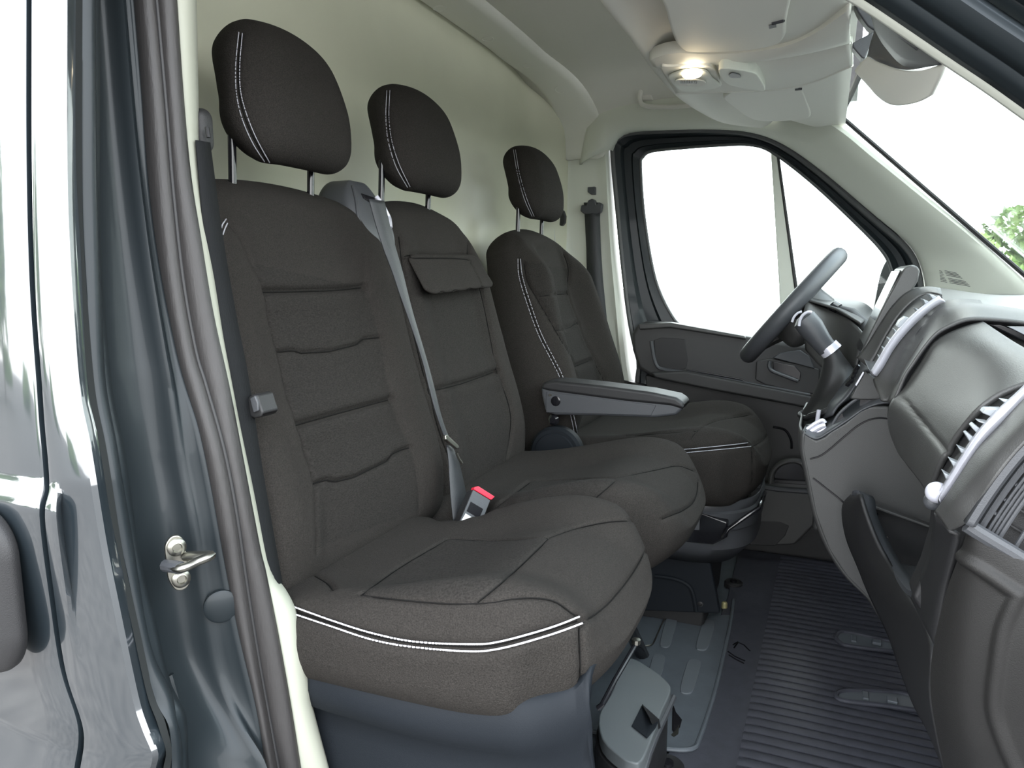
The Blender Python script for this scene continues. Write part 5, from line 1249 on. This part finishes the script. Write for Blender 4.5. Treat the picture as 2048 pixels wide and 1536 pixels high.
# door pull with the release handle
slab('handle_bezel', UL([(1512, 722), (1540, 716), (1600, 728), (1640, 738), (1640, 790), (1600, 786), (1530, 770), (1510, 760)], 'y', YD-.006), (0, .01, 0), M['door_plastic'], dt, bevel=.006)
tube('release_handle', [U(x, y, 'y', YD-.012) for x, y in smooth_path([(1540, 722), (1538, 732), (1545, 742), (1570, 752), (1596, 762)], 4)], .006, M['plastic_grey'], dt, 10)
slab('release_cup', UL([(1545, 722), (1590, 732), (1602, 745), (1600, 762), (1560, 748), (1546, 738)], 'y', YD-.010), (0, .004, 0), M['gloss'], dt, bevel=.002)
slab('light_insert', UL([(1560, 706), (1600, 700), (1618, 712), (1630, 738), (1600, 730), (1545, 716)], 'y', YD-.010), (0, .008, 0), M['plastic_grey'], dt, bevel=.003)
slab('sill_glare_ledge', UL([(1276, 648), (1340, 645), (1490, 672), (1492, 680), (1340, 656), (1278, 660)], 'y', YD-.012), (0, .04, 0), M['plastic_dash'], dt, bevel=.006)
lowp = slab('lower_panel', UL([(1290, 750), (1420, 776), (1540, 800), (1760, 838), (1760, 1000), (1620, 980), (1560, 975), (1500, 960), (1380, 940), (1300, 860)], 'y', 2.385), (0, .03, 0), M['door_plastic'], dt, bevel=.006)
tube('speaker_line', [U(x, y, 'y', 2.383) for x, y in smooth_path([(1546, 854), (1570, 860), (1582, 880), (1583, 897)], 4)], .004, M['gloss'], lowp, 8)
tube('bottle_holder_rim', [U(x, y, 'y', 2.33) for x, y in smooth_path([(1541, 968), (1545, 945), (1560, 928), (1583, 921), (1603, 926), (1615, 945)], 5)], .009, M['plastic_dash'], dt, 10)
slab('bottle_holder', UL([(1545, 972), (1548, 948), (1562, 932), (1585, 926), (1605, 930), (1618, 950), (1622, 985)], 'y', 2.345), (0, .01, 0), M['gloss'], dt, bevel=0)
slab('map_pocket', UL([(1503, 968), (1560, 974), (1626, 978), (1640, 1040), (1590, 1090), (1555, 1092), (1500, 1085), (1495, 1000)], 'y', 2.30), (0, .05, 0), M['plastic_dash'], dt, bevel=.008)
tube('map_pocket_lip', [U(x, y, 'y', 2.295) for x, y in [(1503, 971), (1560, 979), (1628, 984)]], .008, M['plastic_grey'], dt, 10)
slab('map_pocket_inset', UL([(1500, 1042), (1560, 1044), (1578, 1052), (1570, 1072), (1550, 1092), (1500, 1090)], 'y', 2.297), (0, .004, 0), M['plastic'], dt, bevel=.002)
# lower inner body below the door opening
sl_ = slab('trim_sill', [(-.93, 2.40, -.02), (.6, 2.40, -.02), (.6, 2.40, .34), (-.93, 2.40, .60)], (0, .06, 0), M['plastic'], None); sl_.name = 'trim_3'; struct(sl_, 'black door sill side')
# outside mirror beyond the quarter light
mi = thing('door_mirror', 'dark outside mirror housing seen through the quarter light', 'mirror')
P = UL(smooth_path([(1746, 640), (1752, 590), (1760, 550), (1772, 522), (1786, 510), (1798, 520), (1802, 580), (1796, 620), (1770, 640)], 4, True), 'y', 2.62)
slab('housing', P, (.02, .16, 0), M['rubber'], mi, bevel=.004)
tube('arm', [P[0]+np.array([.03, .02, 0]), P[0]+np.array([.05, -.12, -.03])], .02, M['plastic'], mi, 10)

# ------------------------------------------------------------------ floor coverings
fm = thing('floor_mat', 'dark ribbed rubber mat covering the cab footwell', 'floor mat')
xl = [( -.17, 2.40), (-.185, 2.2), (-.195, 1.9), (-.205, 1.6), (-.215, 1.3), (-.22, .9), (-.22, .6)]
pm = [U(1500, 1096, 'z', .012), U(1520, 1093, 'z', .012)]
outl = [(-.215, 2.36), (-.20, 2.39), (.5, 2.39), (.5, .60), (-.25, .60), (-.225, 1.2), (-.215, 1.6), (-.205, 2.0)]
# openings in the mat
slots = [[(1672, 1272), (1690, 1264), (1760, 1278), (1790, 1287), (1790, 1302), (1700, 1292), (1680, 1285)], [(1672, 1392), (1690, 1382), (1780, 1384), (1830, 1395), (1845, 1420), (1760, 1410), (1690, 1402)]]
slab('base_sheet', [(x, y, .004) for x, y in outl], (0, 0, .008), M['mat'], fm, bevel=.003)
rb_ = []
yy = 2.30
y = 2.36; k = 0
while y > .66:
    w_ = .0122; x0 = -.085-(2.4-y)*.014
    rb_.append(vf_tube([(x0, y, .0115), (x0+.02, y, .0135), (.16, y+.002, .0135), (.46, y+.002, .0135)], w_, 10, flat=.30)); y -= .0275; k += 1
for k, rbv in enumerate(rb_): mesh('rib', rbv[0], rbv[1], M['mat'], fm, ang=50)
for k, pts in enumerate(slots):
    P = [U(x, y, 'z', .022) for x, y in smooth_path(pts, 4, True)]
    s_ = slab('slot', P, (0, 0, -.006), M['pad'], fm, bevel=.001)
    tube('slot_rim', P, .005, M['mat'], s_, 8, closed=True)
    c = sum(P)/len(P)
    box('slot_clip', c+np.array([.03, 0, .004]), (.02, .02, .008), M['pad'], s_, bevel=.002)
    box('slot_clip', c+np.array([-.02, 0, .002]), (.012, .03, .006), M['pad'], s_, bevel=.002)
# moulded arrow mark on the plain border of the mat
mk = []
for pts in ([(1456, 1303), (1470, 1313), (1490, 1322)], [(1458, 1310), (1472, 1319), (1488, 1327)], [(1468, 1296), (1476, 1285), (1488, 1290), (1500, 1302)], [(1476, 1284), (1470, 1287), (1466, 1290)]):
    mk.append(vf_tube([U(x, y, 'z', .0125) for x, y in pts], .0018, 6))
V, F = joinVF(mk); mesh('moulded_mark', V, F, M['gloss'], fm)
# raised lining under the bench with oval pads
ft = thing('under_seat_liner', 'blue grey plastic floor liner with raised oval pads under the bench', 'floor liner')
P = [U(x, y, 'z', .010) for x, y in smooth_path([(1300, 1236), (1400, 1236), (1462, 1232), (1460, 1260), (1445, 1320), (1425, 1400), (1395, 1480), (1385, 1494), (1365, 1500), (1320, 1496), (1250, 1480)], 3)]
slab('panel', [(-.6, P[0][1], .004)]+[(p[0], p[1], .004) for p in P]+[(-.6, P[-1][1], .004)], (0, 0, .010), M['floor'], ft, bevel=.004)
tube('raised_edge', [U(x, y, 'z', .016) for x, y in smooth_path([(1467, 1200), (1462, 1240), (1445, 1320), (1425, 1400), (1398, 1480), (1388, 1496), (1365, 1500), (1330, 1498)], 5)], .0045, M['floor'], ft, 8)
for c, (hx, hy) in [((1336, 1266), (18, 30)), ((1410, 1272), (20, 30)), ((1380, 1355), (22, 34)), ((1310, 1345), (20, 34))]:
    x, y = c; pts = [(x-hx*.9, y+hy*.75), (x-hx*.5, y-hy*.3), (x-hx*.1, y-hy*.95), (x+hx*.7, y-hy*.95), (x+hx, y-hy*.7), (x+hx*.6, y+hy*.3), (x+hx*.15, y+hy*.95), (x-hx*.6, y+hy)]
    slab('oval_pad', [U(a, b, 'z', .0135) for a, b in smooth_path(pts, 4, True)], (0, 0, .004), M['pad'], ft, bevel=.0015)
P = [U(x, y, 'z', .018) for x, y in smooth_path([(1290, 1292), (1305, 1288), (1315, 1268), (1328, 1240), (1338, 1230)], 5)]
tube('worn_edge', P, .0018, M['steel'], ft, 6)
slab('hole', [U(x, y, 'z', .0145) for x, y in [(1345, 1405), (1352, 1425), (1364, 1440), (1360, 1455), (1350, 1468), (1344, 1460)]], (0, 0, .0008), M['gloss'], ft, bevel=0)
slab('bare_metal', [U(x, y, 'z', .0148) for x, y in [(1350, 1462), (1358, 1450), (1357, 1468), (1348, 1474), (1342, 1470)]], (0, 0, .0008), M['steel'], ft, bevel=0)
def plug(lab, px, py, r_):
    p = U(px, py, 'z', .014)
    t = thing('floor_fastener', lab, 'fastener')
    revolve('washer', [(r_, -.01), (r_, .002), (r_*.85, .006), (r_*.5, .004), (r_*.1, .003)], p, (0, 0, 1), M['plastic'], t, 28)
    revolve('screw_head', [(r_*.38, .002), (r_*.36, .009), (r_*.1, .010)], p, (0, 0, 1), M['gloss'], t, 14)
plug('round black floor fastener beside the seat side cover', 1467, 1166, .026)
plug('round black floor fastener at the lower frame edge by the tool box', 1335, 1532, .030)
yb = U(1449, 1209, 'z', .02)
tag(revolve('brass_bolt', [(.008, -.01), (.008, .004), (.005, .008), (.001, .008)], yb, (0, 0, 1), mat('dull brass', (.45, .42, .22), .5, metal=.6), None, 12), 'small dull yellow bolt at the corner of the seat side cover', 'bolt')

# ------------------------------------------------------------------ grey tool box under the front of the bench
tb = thing('tool_box', 'grey plastic tool box tucked under the front of the bench', 'tool box')
ZT = .16
topp = smooth_path([(1262, 1315), (1300, 1335), (1330, 1358), (1342, 1380), (1325, 1420), (1312, 1455), (1285, 1520), (1262, 1524), (1240, 1512), (1205, 1478), (1198, 1430), (1220, 1390), (1248, 1330)], 3, True)
TP = [U(x, y, 'z', ZT-.0*y) for x, y in topp]
slab('lid', TP, (0, 0, -.025), M['boxgrey'], tb, bevel=.010, seg=3)
slab('body', [p+np.array([-.004, 0, -.028]) for p in TP], (0, 0, -.11), M['plastic'], tb, bevel=.006)
slab('latch', [U(x, y, 'z', ZT+.001) for x, y in [(1284, 1411), (1318, 1442), (1312, 1456), (1294, 1478), (1263, 1453)]], (0, 0, .002), M['plastic_blue'], tb, bevel=.001)
slab('latch_wing', [U(1284, 1411, 'z', ZT+.004), U(1318, 1442, 'z', ZT+.002), U(1322, 1460, 'z', ZT-.02), U(1312, 1466, 'z', ZT-.02), U(1300, 1440, 'z', ZT+.016)], (0, 0, .003), M['plastic'], tb, bevel=.001)
tube('edge_strap', [U(1347, 1395, 'z', ZT-.02), U(1330, 1432, 'z', ZT-.02), U(1312, 1470, 'z', ZT-.02), U(1296, 1510, 'z', ZT-.02), U(1285, 1550, 'z', ZT-.03)], .006, M['plastic_grey'], tb, 8)
slab('side_plate', [U(1350, 1395, 'z', ZT-.03), U(1350, 1395, 'z', .02), U(1300, 1530, 'z', .02), U(1300, 1530, 'z', ZT-.03)], (-.006, 0, 0), M['plastic'], tb, bevel=.002)
# wire stay beside the plinth
ws = thing('wire_stay', 'thin black wire stay between bench plinth and tool box', 'rod')
tube('rod', [U(1196, 1416, 'y', .80), U(1204, 1410, 'y', .80), U(1230, 1360, 'y', .84), U(1272, 1288, 'y', .90)], .0035, M['gloss'], ws, 10)
revolve('hook_end', [(.006, 0), (.006, .006), (.001, .007)], U(1272, 1287, 'y', .90), (0, 0, 1), M['steel'], ws, 10)
